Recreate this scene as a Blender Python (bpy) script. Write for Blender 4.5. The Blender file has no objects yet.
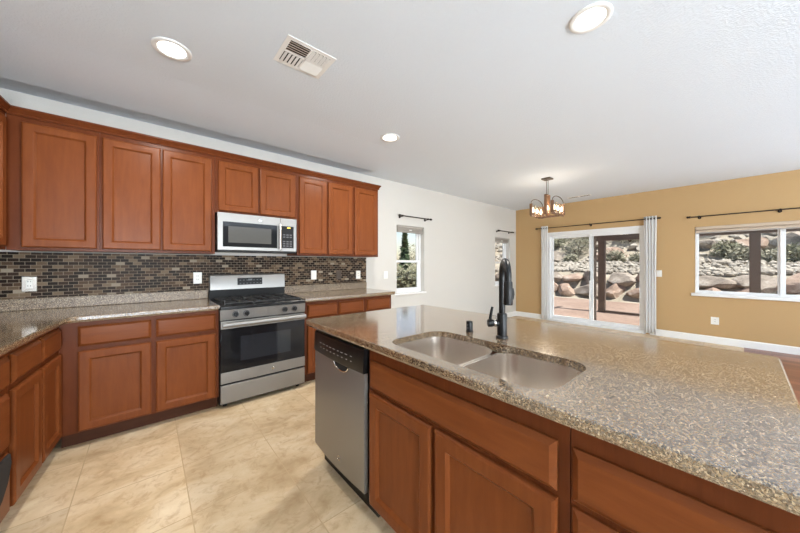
import bpy, bmesh, math, random
from mathutils import Vector, noise

# ------------------------------------------------------------------ camera, world, light
S = bpy.context.scene
C = S.collection
random.seed(7)
CAM_H = 1.27
FPX = 293.0
TH = math.atan(340.0 / FPX)
cam_d = bpy.data.cameras.new('camera')
cam = bpy.data.objects.new('camera', cam_d)
C.objects.link(cam)
cam_d.sensor_width = 36.0
cam_d.sensor_fit = 'HORIZONTAL'
cam_d.lens = 36.0 * FPX / 800.0
cam_d.shift_y = -2.5 / 800.0
cam_d.clip_start = 0.02
cam_d.clip_end = 400
cam.location = (0, 0, CAM_H)
cam.rotation_euler = (math.pi / 2, 0, TH - math.pi / 2)
S.camera = cam

S.view_settings.view_transform = 'Standard'
S.view_settings.look = 'None'
S.view_settings.gamma = 1
S.view_settings.use_curve_mapping = False
S.view_settings.exposure = 0.50
try:
    S.cycles.max_bounces = 14
    S.cycles.diffuse_bounces = 8
    S.cycles.glossy_bounces = 6
    S.cycles.transparent_max_bounces = 16
    S.cycles.sample_clamp_indirect = 6
except Exception:
    pass

W = bpy.data.worlds.new('world')
S.world = W
W.use_nodes = True
nt = W.node_tree
bg = nt.nodes['Background']
sky = nt.nodes.new('ShaderNodeTexSky')
sky.sky_type = 'NISHITA'
sky.sun_disc = False
sky.sun_elevation = math.radians(56)
sky.sun_rotation = math.radians(60)
sky.air_density = 1.0
sky.dust_density = 1.5
nt.links.new(sky.outputs[0], bg.inputs[0])
bg.inputs[1].default_value = 0.11


def light(name, kind, loc, energy, direction=None, **kw):
    d = bpy.data.lights.new(name, kind)
    d.energy = energy
    for k, v in kw.items():
        setattr(d, k, v)
    o = bpy.data.objects.new(name, d)
    C.objects.link(o)
    o.location = loc
    if direction is not None:
        o.rotation_euler = Vector(direction).to_track_quat('-Z', 'Y').to_euler()
    return o


light('sun', 'SUN', (10, -8, 20), 7.0, (-0.05, 0.45, -0.88), angle=0.02, color=(1.0, 0.95, 0.87))
# added fill lamps out of view, tilted up to brighten the ceiling
light('fill_rear', 'AREA', (2.6, -4.86, 1.1), 225, (-0.10, 1, 1.7), shape='RECTANGLE', size=5.6, size_y=1.6, color=(0.86, 0.935, 1.0))
light('fill_great_room', 'AREA', (6.83, -3.35, 1.1), 70, (-1, 0.35, 1.7), shape='RECTANGLE', size=2.6, size_y=1.6, color=(0.86, 0.935, 1.0))
light('fill_rear_kitchen', 'AREA', (-0.45, -4.86, 1.1), 330, (0.05, 1, 1.5), shape='RECTANGLE', size=1.0, size_y=1.6, color=(0.86, 0.935, 1.0))


# ------------------------------------------------------------------ materials
def lin(c):
    return tuple((x / 12.92 if x <= 0.04045 else ((x + 0.055) / 1.055) ** 2.4) for x in c)


def rgb(r, g, b):
    return lin((r / 255, g / 255, b / 255)) + (1.0,)


class NT:
    def __init__(self, name):
        self.m = bpy.data.materials.new(name)
        self.m.use_nodes = True
        self.t = self.m.node_tree
        self.b = self.t.nodes['Principled BSDF']

    def n(self, t, **kw):
        o = self.t.nodes.new('ShaderNode' + t)
        for k, v in kw.items():
            setattr(o, k, v)
        return o

    def l(self, a, b):
        self.t.links.new(a, b)

    def coord(self, scale=(1, 1, 1), kind='Object'):
        tc = self.n('TexCoord')
        mp = self.n('Mapping')
        mp.inputs['Scale'].default_value = scale
        self.l(tc.outputs[kind], mp.inputs['Vector'])
        return mp.outputs[0]

    def noise(self, vec, scale, detail=4, rough=0.55, dist=0):
        o = self.n('TexNoise')
        o.inputs['Scale'].default_value = scale
        o.inputs['Detail'].default_value = detail
        o.inputs['Roughness'].default_value = rough
        o.inputs['Distortion'].default_value = dist
        self.l(vec, o.inputs['Vector'])
        return o.outputs['Fac']

    def ramp(self, fac, stops, mode='LINEAR'):
        o = self.n('ValToRGB')
        o.color_ramp.interpolation = mode
        e = o.color_ramp.elements
        while len(e) < len(stops):
            e.new(0.5)
        for i, (p, c) in enumerate(stops):
            e[i].position = p
            e[i].color = c
        self.l(fac, o.inputs[0])
        return o.outputs[0]

    def mix(self, fac, a, b, mode='MIX'):
        o = self.n('Mix', data_type='RGBA', blend_type=mode)
        for sock, val in ((o.inputs[0], fac), (o.inputs[6], a), (o.inputs[7], b)):
            if hasattr(val, 'links'):
                self.l(val, sock)
            else:
                sock.default_value = val
        return o.outputs[2]

    def math(self, op, a, b=None):
        o = self.n('Math', operation=op)
        for i, val in enumerate((a, b)):
            if val is None:
                continue
            if hasattr(val, 'links'):
                self.l(val, o.inputs[i])
            else:
                o.inputs[i].default_value = val
        return o.outputs[0]

    def bump(self, h, strength, dist=0.01):
        o = self.n('Bump')
        o.inputs['Strength'].default_value = strength
        o.inputs['Distance'].default_value = dist
        self.l(h, o.inputs['Height'])
        self.l(o.outputs[0], self.b.inputs['Normal'])

    def set(self, **kw):
        for k, v in kw.items():
            s = self.b.inputs[k.replace('_', ' ')]
            if hasattr(v, 'links'):
                self.l(v, s)
            else:
                s.default_value = v
        return self


def plain(name, col, rough=0.5, metal=0.0, **kw):
    k = NT(name)
    vec = k.coord()
    v = k.noise(vec, 35, 3)
    d = tuple(x * 0.93 for x in col[:3]) + (1,)
    k.set(Base_Color=k.mix(v, d, col), Roughness=rough, Metallic=metal, **kw)
    return k.m


def wood(name, scale, base=(117, 64, 32)):
    k = NT(name)
    vec = k.coord(scale)
    a = k.noise(vec, 5, 6, 0.6, 0.4)
    b = k.noise(k.coord(tuple(s * 4 for s in scale)), 9, 3, 0.5)
    cl = k.noise(k.coord((1, 1, 1)), 6.5, 3, 0.6)
    r, g, bl = base
    c1 = k.ramp(a, [(0.28, rgb(r * .87, g * .82, bl * .78)), (0.72, rgb(r * 1.06, g * 1.07, bl * 1.08))])
    c2 = k.mix(k.math('MULTIPLY', b, 0.35), c1, rgb(r * .8, g * .72, bl * .66))
    c3 = k.mix(k.math('MULTIPLY', cl, 0.3), c2, rgb(r * 1.06, g * 1.1, bl * 1.1))
    k.set(Base_Color=c3, Roughness=0.3, Specular_IOR_Level=0.12)
    k.bump(b, 0.04, 0.002)
    return k.m


def granite(name, rough=0.14, coat=0.55, spec=1.0):
    k = NT(name)
    vec = k.coord()
    n1 = k.noise(vec, 24, 5, 0.7)
    warp = k.n('VectorMath', operation='ADD')
    wn = k.n('TexNoise')
    wn.inputs['Scale'].default_value = 60
    k.l(vec, wn.inputs['Vector'])
    sc = k.n('VectorMath', operation='SCALE')
    sc.inputs['Scale'].default_value = 0.011
    k.l(wn.outputs['Color'], sc.inputs[0])
    k.l(vec, warp.inputs[0])
    k.l(sc.outputs[0], warp.inputs[1])
    v = k.n('TexVoronoi')
    v.inputs['Scale'].default_value = 300
    k.l(warp.outputs[0], v.inputs['Vector'])
    bw = k.n('SeparateColor')
    k.l(v.outputs['Color'], bw.inputs[0])
    f = k.math('ADD', k.math('MULTIPLY', bw.outputs[0], 0.72), k.math('MULTIPLY', n1, 0.36))
    c = k.ramp(f, [(0.0, rgb(32, 24, 19)), (0.25, rgb(70, 54, 40)), (0.37, rgb(112, 91, 68)), (0.53, rgb(140, 119, 93)),
                   (0.68, rgb(170, 150, 122)), (0.81, rgb(116, 104, 90)), (0.9, rgb(190, 176, 152))], 'CONSTANT')
    v2 = k.n('TexVoronoi')
    v2.inputs['Scale'].default_value = 520
    k.l(warp.outputs[0], v2.inputs['Vector'])
    s2 = k.n('SeparateColor')
    k.l(v2.outputs['Color'], s2.inputs[0])
    dark = k.math('GREATER_THAN', s2.outputs[1], 0.83)
    c = k.mix(k.math('MULTIPLY', dark, 0.6), c, rgb(46, 36, 28))
    k.set(Base_Color=c, Roughness=rough, Specular_IOR_Level=k.math('MULTIPLY', k.math('ADD', k.math('MULTIPLY', s2.outputs[0], 0.9), 0.5), spec), IOR=1.9, Coat_Weight=coat, Coat_Roughness=0.08, Coat_IOR=1.6)
    return k.m


def brick_cells(k, u, v, w, h, shift=0.5):
    """random value per running-bond cell and a joint mask"""
    row = k.math('FLOOR', k.math('DIVIDE', v, h))
    off = k.math('MULTIPLY', k.math('MODULO', k.math('ABSOLUTE', row), 2.0), shift)
    uu = k.math('ADD', k.math('DIVIDE', u, w), off)
    col = k.math('FLOOR', uu)
    fu = k.math('FRACT', uu)
    fv = k.math('FRACT', k.math('DIVIDE', v, h))
    comb = k.n('CombineXYZ')
    k.l(col, comb.inputs[0])
    k.l(row, comb.inputs[1])
    wn = k.n('TexWhiteNoise', noise_dimensions='2D')
    k.l(comb.outputs[0], wn.inputs['Vector'])
    return wn, fu, fv


def joint(k, fu, fv, gu, gv):
    a = k.math('LESS_THAN', fu, gu)
    b = k.math('LESS_THAN', fv, gv)
    return k.math('MAXIMUM', a, b)


def mosaic(name):
    k = NT(name)
    sep = k.n('SeparateXYZ')
    geo = k.n('NewGeometry')
    k.l(geo.outputs['Position'], sep.inputs[0])
    u = k.math('ADD', k.math('ADD', sep.outputs[0], sep.outputs[1]), 20)
    wn, fu, fv = brick_cells(k, u, sep.outputs[2], 0.056, 0.0268)
    c = k.ramp(wn.outputs['Value'], [(0.0, rgb(24, 14, 9)), (0.32, rgb(42, 28, 19)), (0.5, rgb(82, 62, 45)), (0.63, rgb(104, 85, 66)),
                                     (0.72, rgb(52, 36, 26)), (0.87, rgb(124, 105, 84)), (0.96, rgb(156, 144, 126))], 'CONSTANT')
    j = joint(k, fu, fv, 0.05, 0.1)
    c = k.mix(j, c, rgb(158, 142, 122))
    n = k.noise(k.coord(), 90, 3)
    c = k.mix(k.math('MULTIPLY', n, 0.25), c, rgb(58, 44, 32))
    k.set(Base_Color=c, Roughness=k.math('ADD', k.math('MULTIPLY', j, 0.4), 0.36), Specular_IOR_Level=0.08)
    k.bump(k.math('SUBTRACT', 1.0, j), 0.3, 0.002)
    return k.m


def tile_floor(name):
    k = NT(name)
    sep = k.n('SeparateXYZ')
    vec = k.coord()
    k.l(vec, sep.inputs[0])
    P = 0.478
    u = k.math('ADD', sep.outputs[0], 20 * P - 0.648 + 0.002)
    v = k.math('ADD', sep.outputs[1], 20 * P - 1.81 + 0.002)
    wn, fu, fv = brick_cells(k, u, v, P, P, 0.0)
    j = joint(k, fu, fv, 0.011, 0.011)
    n1 = k.noise(k.coord((1, 1.6, 1)), 2.6, 8, 0.62, 0.5)
    n2 = k.noise(vec, 15, 6, 0.7, 0.6)
    c = k.ramp(n1, [(0.3, rgb(178, 152, 116)), (0.48, rgb(206, 182, 146)), (0.68, rgb(222, 204, 174))])
    c = k.mix(k.ramp(n2, [(0.5, (0, 0, 0, 1)), (0.68, (0.55, 0.55, 0.55, 1))]), c, rgb(168, 134, 96))
    hs = k.n('HueSaturation')
    k.l(c, hs.inputs['Color'])
    k.l(k.math('ADD', k.math('MULTIPLY', wn.outputs['Value'], 0.14), 0.93), hs.inputs['Value'])
    c = k.mix(j, hs.outputs[0], rgb(186, 160, 124))
    k.set(Base_Color=c, Roughness=k.math('ADD', k.math('MULTIPLY', n2, 0.25), 0.27), Specular_IOR_Level=0.4)
    k.bump(k.math('SUBTRACT', 1.0, j), 0.25, 0.002)
    return k.m


def wood_floor(name):
    k = NT(name)
    sep = k.n('SeparateXYZ')
    k.l(k.coord(), sep.inputs[0])
    u = k.math('ADD', sep.outputs[0], 30)
    v = k.math('ADD', sep.outputs[1], 30)
    wn, fu, fv = brick_cells(k, v, u, 1.1, 0.12, 0.37)
    j = joint(k, fu, fv, 0.004, 0.03)
    g = k.noise(k.coord((14, 1.5, 1)), 4, 5, 0.6)
    c = k.ramp(wn.outputs['Value'], [(0.0, rgb(112, 62, 44)), (0.5, rgb(146, 88, 62)), (1.0, rgb(168, 108, 78))])
    c = k.mix(k.math('MULTIPLY', g, 0.5), c, rgb(100, 54, 38))
    c = k.mix(j, c, rgb(60, 32, 24))
    k.set(Base_Color=c, Roughness=0.3)
    return k.m


def plaster(name, col, scale=90, strength=0.35):
    k = NT(name)
    vec = k.coord()
    n = k.noise(vec, scale, 3, 0.5)
    big = k.noise(vec, 1.2, 2)
    d = tuple(x * 0.97 for x in col[:3]) + (1,)
    k.set(Base_Color=k.mix(big, d, col), Roughness=0.85, Specular_IOR_Level=0.2)
    k.bump(k.ramp(n, [(0.42, (0, 0, 0, 1)), (0.6, (1, 1, 1, 1))]), strength, 0.004)
    return k.m


def steel(name, col=(190, 186, 180), rough=0.28, scale=(2, 2, 160), var=0.06, metal=1.0):
    k = NT(name)
    n = k.noise(k.coord(scale), 6, 3)
    c = rgb(*col)
    d = tuple(x * (1 - var * 2) for x in c[:3]) + (1,)
    k.set(Base_Color=k.mix(n, d, c), Metallic=metal, Roughness=rough, Anisotropic=0.4)
    k.bump(n, 0.03, 0.001)
    return k.m


def glass_pane(name, tint=(0.97, 0.98, 0.98, 1)):
    k = NT(name)
    t = k.n('BsdfTransparent')
    t.inputs[0].default_value = tint
    g = k.n('BsdfGlossy')
    g.inputs['Roughness'].default_value = 0.02
    fr = k.n('Fresnel')
    fr.inputs[0].default_value = 1.45
    mx = k.n('MixShader')
    ge = k.n('NewGeometry')
    front = k.math('SUBTRACT', 1.0, ge.outputs['Backfacing'])
    k.l(k.math('MULTIPLY', fr.outputs[0], front), mx.inputs[0])
    k.l(t.outputs[0], mx.inputs[1])
    k.l(g.outputs[0], mx.inputs[2])
    k.l(mx.outputs[0], k.t.nodes['Material Output'].inputs[0])
    return k.m


def sheer(name, col):
    k = NT(name)
    w = k.noise(k.coord((60, 60, 4)), 8, 3)
    t = k.n('BsdfTranslucent')
    t.inputs[0].default_value = col
    d = k.n('BsdfDiffuse')
    k.l(k.mix(k.math('MULTIPLY', w, 0.2), col, rgb(205, 205, 202)), d.inputs[0])
    mx = k.n('MixShader')
    mx.inputs[0].default_value = 0.15
    k.l(d.outputs[0], mx.inputs[1])
    k.l(t.outputs[0], mx.inputs[2])
    k.l(mx.outputs[0], k.t.nodes['Material Output'].inputs[0])
    return k.m


def emit(name, col, strength):
    k = NT(name)
    k.set(Base_Color=col, Emission_Color=col, Emission_Strength=strength)
    return k.m


def rocky(name, a, b, c, scale=3.0):
    k = NT(name)
    vec = k.coord()
    n = k.noise(vec, scale, 8, 0.65, 0.3)
    n2 = k.noise(vec, scale * 9, 4, 0.6)
    col = k.ramp(n, [(0.3, a), (0.52, b), (0.72, c)])
    col = k.mix(k.ramp(n2, [(0.5, (0, 0, 0, 1)), (0.75, (0.5, 0.5, 0.5, 1))]), col, tuple(x * .5 for x in a[:3]) + (1,))
    k.set(Base_Color=col, Roughness=0.9, Specular_IOR_Level=0.15)
    k.bump(n2, 0.5, 0.03)
    return k.m


def leafy(name, a, b):
    k = NT(name)
    oi = k.n('NewGeometry')
    c = k.ramp(oi.outputs['Random Per Island'], [(0, a), (1, b)])
    k.set(Base_Color=c, Roughness=0.7, Specular_IOR_Level=0.2)
    return k.m


M = {}
M['ceiling'] = plaster('ceiling_paint', rgb(219, 226, 234), 75, 0.22)
M['wall'] = plaster('wall_paint', rgb(205, 202, 196), 110, 0.12)
M['yellow'] = plaster('ochre_paint', rgb(188, 156, 112), 110, 0.12)
M['white'] = plain('white_paint', rgb(238, 238, 236), 0.4)
M['vinyl'] = plain('white_vinyl', rgb(236, 237, 237), 0.35)
M['wood'] = wood('cherry_stained_wood', (7, 7, 0.8))
M['woodx'] = wood('cherry_stained_wood_across', (0.9, 0.9, 8))
M['wood_dark'] = wood('cherry_stained_frame', (7, 7, 0.8), (98, 50, 25))
M['toe'] = wood('dark_kick_wood', (1, 1, 8), (74, 44, 30))
M['inside'] = plain('cabinet_interior', rgb(120, 84, 58), 0.7)
M['granite'] = granite('speckled_granite')
M['granite_dull'] = granite('honed_granite', 0.4, 0.0, 0.25)
M['mosaic'] = mosaic('brown_glass_mosaic')
M['tile'] = tile_floor('travertine_tile')
M['carpet'] = plaster('pale_bounce_carpet', rgb(206, 208, 210), 300, 0.6)  # pale neutral tone chosen to bounce light upward
M['woodfloor'] = wood_floor('hardwood_planks')
M['steel'] = steel('brushed_steel', (146, 144, 141), 0.4, (2, 2, 90), 0.04, 0.85)
M['steel_dw'] = steel('dishwasher_steel', (154, 151, 146), 0.42, (90, 90, 2), 0.04, 0.8)
M['sink'] = plain('sink_steel', rgb(226, 219, 210), 0.27, 0.92)
M['chrome'] = plain('polished_metal', rgb(215, 213, 210), 0.12, 1.0)
M['black'] = plain('black_enamel', rgb(20, 20, 21), 0.28, Specular_IOR_Level=0.3)
M['black_matte'] = plain('matte_black', rgb(15, 15, 16), 0.36, Specular_IOR_Level=0.35)
M['iron'] = plain('cast_iron', rgb(26, 25, 25), 0.55)
M['blackglass'] = plain('black_glass', rgb(24, 24, 26), 0.06, 0, Specular_IOR_Level=0.3)
M['panel_black'] = plain('black_control_panel', rgb(20, 20, 21), 0.35, 0, Specular_IOR_Level=0.2)
M['greyglass'] = plain('grey_tinted_glass', rgb(74, 72, 68), 0.14)
M['oven_glass'] = plain('oven_window_glass', rgb(38, 40, 44), 0.07)
M['grey'] = plain('grey_plastic', rgb(150, 150, 148), 0.5)
M['print'] = plain('light_grey_print', rgb(200, 200, 198), 0.5)
M['key'] = plain('keypad_grey', rgb(84, 84, 86), 0.5)
M['display'] = emit('lit_digits', rgb(222, 190, 70), 1.0)
M['plate'] = plain('white_plastic', rgb(240, 238, 232), 0.35)
M['brownplate'] = plain('brown_plastic', rgb(70, 54, 42), 0.4)
M['rod'] = plain('dark_bronze', rgb(52, 44, 38), 0.4, 0.6)
M['glass'] = glass_pane('window_glass')
M['shade'] = plain('grey_shade_fabric', rgb(166, 160, 152), 0.85)
M['shade_beige'] = plain('beige_shade_fabric', rgb(196, 178, 158), 0.85)
M['curtain'] = sheer('white_curtain_cloth', rgb(238, 238, 236))
M['lens'] = emit('lamp_lens', (1, 0.97, 0.92, 1), 3)
M['bulb'] = emit('lit_bulb', (1, 0.86, 0.68, 1), 2.2)
M['amber'] = plain('rust_brown_wood', rgb(116, 84, 60), 0.5)
M['clear'] = glass_pane('clear_lamp_glass', (0.99, 0.97, 0.94, 1))
M['bronze'] = plain('aged_bronze', rgb(104, 94, 84), 0.4, 0.7)
M['dark'] = plain('recess_shadow', rgb(16, 16, 16), 0.8)  # flat dark colour standing in for shade inside recesses
M['post'] = plain('brown_painted_post', rgb(104, 91, 82), 0.7)
M['concrete'] = rocky('patio_concrete', rgb(132, 112, 101), rgb(144, 124, 112), rgb(154, 136, 124), 0.9)
M['dirt'] = rocky('dry_hillside', rgb(136, 128, 114), rgb(160, 151, 136), rgb(180, 173, 160), 1.4)
M['gravel'] = rocky('grey_riprap', rgb(128, 121, 112), rgb(166, 159, 149), rgb(198, 192, 182), 2.0)
M['rock_pink'] = rocky('pinkish_boulder', rgb(120, 100, 88), rgb(164, 144, 130), rgb(208, 198, 186), 1.6)
M['rock_grey'] = rocky('grey_boulder', rgb(104, 96, 88), rgb(156, 146, 136), rgb(208, 202, 192), 1.6)
M['leaf_grey'] = leafy('sage_leaves', rgb(112, 112, 92), rgb(164, 160, 142))
M['leaf_green'] = leafy('green_leaves', rgb(98, 100, 78), rgb(152, 150, 126))
M['leaf_dark'] = leafy('dark_needles', rgb(40, 58, 40), rgb(78, 98, 66))
M['bark'] = plain('bark', rgb(92, 74, 58), 0.9)
M['siding'] = plain('grey_siding', rgb(150, 156, 162), 0.8)
M['cloth'] = plain('black_cloth', rgb(34, 31, 30), 0.85)


# ------------------------------------------------------------------ mesh helpers
class B:
    def __init__(self):
        self.v, self.f = [], []

    def add(self, vs, fs):
        n = len(self.v)
        self.v += [tuple(p) for p in vs]
        self.f += [tuple(i + n for i in f) for f in fs]
        return self

    def box(self, x0, x1, y0, y1, z0, z1, mp=None):
        vs = [(x, y, z) for x in (x0, x1) for y in (y0, y1) for z in (z0, z1)]
        if mp:
            vs = [mp(*p) for p in vs]
        return self.add(vs, [(0, 1, 3, 2), (4, 6, 7, 5), (0, 4, 5, 1), (2, 3, 7, 6), (0, 2, 6, 4), (1, 5, 7, 3)])

    def loops(self, ls, cap0=True, cap1=True, closed=False):
        n = len(ls[0])
        vs = [p for l in ls for p in l]
        fs = []
        m = len(ls)
        for i in range(m if closed else m - 1):
            a, b = i * n, ((i + 1) % m) * n
            for j in range(n):
                k = (j + 1) % n
                fs.append((a + j, a + k, b + k, b + j))
        if not closed:
            if cap0:
                fs.append(tuple(range(n)))
            if cap1:
                fs.append(tuple((m - 1) * n + i for i in range(n)))
        return self.add(vs, fs)

    def ring(self, c, ax, r, n):
        ax = Vector(ax).normalized()
        t = Vector((0, 0, 1)) if abs(ax.z) < 0.9 else Vector((1, 0, 0))
        a = ax.cross(t).normalized()
        b = ax.cross(a)
        return [tuple(Vector(c) + r * (math.cos(2 * math.pi * i / n) * a + math.sin(2 * math.pi * i / n) * b)) for i in range(n)]

    def cyl(self, p0, p1, r0, r1=None, n=16):
        ax = Vector(p1) - Vector(p0)
        return self.loops([self.ring(p0, ax, r0, n), self.ring(p1, ax, r0 if r1 is None else r1, n)])

    def lathe(self, c, ax, prof, n=24, cap0=True, cap1=True):
        ax = Vector(ax).normalized()
        return self.loops([self.ring(Vector(c) + ax * h, ax, max(r, 1e-5), n) for r, h in prof], cap0, cap1)

    def tube(self, pts, r, n=10):
        pts = [Vector(p) for p in pts]
        rs = r if isinstance(r, (list, tuple)) else [r] * len(pts)
        ls = []
        ref = None
        for i, p in enumerate(pts):
            d = (pts[min(i + 1, len(pts) - 1)] - pts[max(i - 1, 0)]).normalized()
            if ref is None:
                ref = d.orthogonal().normalized()
            a = (ref - d * ref.dot(d)).normalized()
            ref = a
            b = d.cross(a)
            ls.append([tuple(p + rs[i] * (math.cos(2 * math.pi * j / n) * a + math.sin(2 * math.pi * j / n) * b)) for j in range(n)])
        return self.loops(ls)

    def sphere(self, c, r, n=12, sc=(1, 1, 1)):
        ls = []
        for i in range(1, n):
            t = math.pi * i / n
            ls.append([(c[0] + r * sc[0] * math.sin(t) * math.cos(2 * math.pi * j / (2 * n)), c[1] + r * sc[1] * math.sin(t) * math.sin(2 * math.pi * j / (2 * n)),
                        c[2] + r * sc[2] * math.cos(t)) for j in range(2 * n)])
        return self.loops(ls)

    def build(self, name, mat, parent=None, bevel=0, seg=2, smooth=30, loc=None):
        me = bpy.data.meshes.new(name)
        if parent is not None:
            w = Vector((0, 0, 0))
            p = parent
            while p:
                w = w + p.location
                p = p.parent
        else:
            w = Vector((0, 0, 0)) if loc is None else Vector(loc)
        me.from_pydata([tuple(Vector(p) - w) for p in self.v], [], self.f)
        bm = bmesh.new()
        bm.from_mesh(me)
        bmesh.ops.recalc_face_normals(bm, faces=bm.faces)
        bm.to_mesh(me)
        bm.free()
        me.materials.append(mat)
        o = bpy.data.objects.new(name, me)
        C.objects.link(o)
        if parent is not None:
            o.parent = parent
        elif loc is not None:
            o.location = loc
        if smooth:
            me.shade_smooth()
            me.set_sharp_from_angle(angle=math.radians(smooth))
        if bevel:
            b = o.modifiers.new('bevel', 'BEVEL')
            b.width = bevel
            b.segments = seg
            b.limit_method = 'ANGLE'
            b.angle_limit = math.radians(40)
            b.harden_normals = False
        return o


def tag(o, label=None, cat=None, group=None, kind=None):
    if label:
        o['label'] = label
    if cat:
        o['category'] = cat
    if group:
        o['group'] = group
    if kind:
        o['kind'] = kind
    return o


def thing(name, label, cat, loc, group=None, kind=None):
    o = bpy.data.objects.new(name, None)
    o.empty_display_size = 0.1
    C.objects.link(o)
    o.location = loc
    return tag(o, label, cat, group, kind)


def copy_tree(o, parent=None):
    c = o.copy()
    C.objects.link(c)
    if parent:
        c.parent = parent
    for ch in list(o.children):
        copy_tree(ch, c)
    return c


def rrect(x0, x1, y0, y1, r, z, n=6):
    out = []
    for cx, cy, a0 in ((x1 - r, y1 - r, 0), (x0 + r, y1 - r, 90), (x0 + r, y0 + r, 180), (x1 - r, y0 + r, 270)):
        for i in range(n + 1):
            a = math.radians(a0 + 90 * i / n)
            out.append((cx + r * math.cos(a), cy + r * math.sin(a), z))
    return out


def fillet(poly, radii, n=5):
    out = []
    m = len(poly)
    for i, p in enumerate(poly):
        r = radii[i]
        if r <= 0:
            out.append(p)
            continue
        p = Vector(p)
        a = (Vector(poly[i - 1]) - p).normalized()
        b = (Vector(poly[(i + 1) % m]) - p).normalized()
        s, e = p + a * r, p + b * r
        for j in range(n + 1):
            t = j / n
            out.append(tuple((1 - t) ** 2 * s + 2 * t * (1 - t) * p + t * t * e))
    return out


def offset(poly, d):
    """inset a counter-clockwise polygon by d"""
    out = []
    m = len(poly)
    for i in range(m):
        p, a, b = Vector(poly[i]), Vector(poly[i - 1]), Vector(poly[(i + 1) % m])
        e1, e2 = (p - a).normalized(), (b - p).normalized()
        n1, n2 = Vector((-e1.y, e1.x)), Vector((-e2.y, e2.x))
        k = 1 + n1.dot(n2)
        out.append(tuple(p + d * (n1 + n2) / max(k, 0.3)))
    return out


def slab(poly, z0, z1, hole=None):
    """countertop with an eased polished edge, optional rounded hole"""
    b = B()
    t = z1 - z0
    prof = [(0.006, 0), (0.002, .002), (0.0, .006), (0.0, t * .62), (0.003, t * .75), (0.008, t * .82), (0.010, t * .9), (0.013, t - .004), (0.009 + .006, t)][::-1]
    ls = [[(x, y, z1 - h) for x, y in offset(poly, d)] for d, h in prof]
    b.loops(ls, False, False)
    bm = bmesh.new()
    for z, outer in ((z1, ls[-1]), (z0, ls[0])):
        for lp in [outer] + ([[(x, y, z) for x, y, _ in hole]] if hole else []):
            vs = [bm.verts.new(p) for p in lp]
            for i in range(len(vs)):
                bm.edges.new((vs[i], vs[(i + 1) % len(vs)]))
        es = [e for e in bm.edges if not e.link_faces]
        bmesh.ops.triangle_fill(bm, edges=es, use_beauty=True, use_dissolve=False)
    bm.verts.index_update()
    b.add([tuple(v.co) for v in bm.verts], [tuple(v.index for v in f.verts) for f in bm.faces])
    bm.free()
    if hole:
        hl = [[(x, y, z) for x, y, _ in hole] for z in (z0, z1)]
        b.loops(hl, False, False)
    # weld
    key, remap, nv = {}, [], []
    for p in b.v:
        k = tuple(round(c, 5) for c in p)
        if k not in key:
            key[k] = len(nv)
            nv.append(p)
        remap.append(key[k])
    b.f = [tuple(remap[i] for i in f) for f in b.f]
    b.v = nv
    return b


def text_mesh(s, size, mp, name, mat, parent, depth=0.0006):
    cu = bpy.data.curves.new(name, 'FONT')
    cu.body = s
    cu.size = size
    cu.align_x = 'CENTER'
    cu.align_y = 'CENTER'
    cu.extrude = depth
    tmp = bpy.data.objects.new(name, cu)
    C.objects.link(tmp)
    dg = bpy.context.evaluated_depsgraph_get()
    me = bpy.data.meshes.new_from_object(tmp.evaluated_get(dg))
    b = B()
    b.add([mp(v.co.x, v.co.z, v.co.y) for v in me.vertices], [tuple(p.vertices) for p in me.polygons])
    bpy.data.objects.remove(tmp)
    return b.build(name, mat, parent, smooth=0)


# planes that carry cabinet faces: (along, outwards, up) -> world
YF, XI = 2.98, 0.82
TILT = 0.07


def on_back(y):
    return lambda a, d, z: (a, y - d, z)


def on_left(x, y):
    L = math.hypot(1, TILT)
    dx, dy = -TILT / L, -1 / L
    return lambda a, d, z: (x + a * dx - d * dy, y + a * dy + d * dx, z)


def on_island(x):
    return lambda a, d, z: (x - d, a, z)


def pt(mp, a, d, z):
    return mp(a, d, z)


def rect_loop(mp, a0, a1, z0, z1, i, d):
    return [mp(a0 + i, d, z0 + i), mp(a1 - i, d, z0 + i), mp(a1 - i, d, z1 - i), mp(a0 + i, d, z1 - i)]


def make_door(mp, a0, a1, z0, z1, parent, d0=0.001):
    b = B()
    fr = 0.056
    prof = [(0, d0), (0, .012), (.003, .0175), (.010, .021), (fr - .004, .021), (fr - .001, .0202), (fr + .0105, .0095), (fr + .0112, .005)]
    b.loops([rect_loop(mp, a0, a1, z0, z1, i, d) for i, d in prof], True, True)
    do = b.build('door', M['wood'], parent, smooth=25)
    p = B()
    i = fr + .0112
    p.loops([rect_loop(mp, a0, a1, z0, z1, i, d) for d in (.0045, .0075)])
    p.build('panel', M['wood'], do, smooth=0)
    return do


def make_drawer(mp, a0, a1, z0, z1, parent):
    b = B()
    prof = [(0, .001), (0, .0085), (.002, .0105), (.013, .0185), (.016, .0205), (.020, .0208)]
    b.loops([rect_loop(mp, a0, a1, z0, z1, i, d) for i, d in prof])
    return b.build('drawer_front', M['woodx'], parent, smooth=25)


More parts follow.
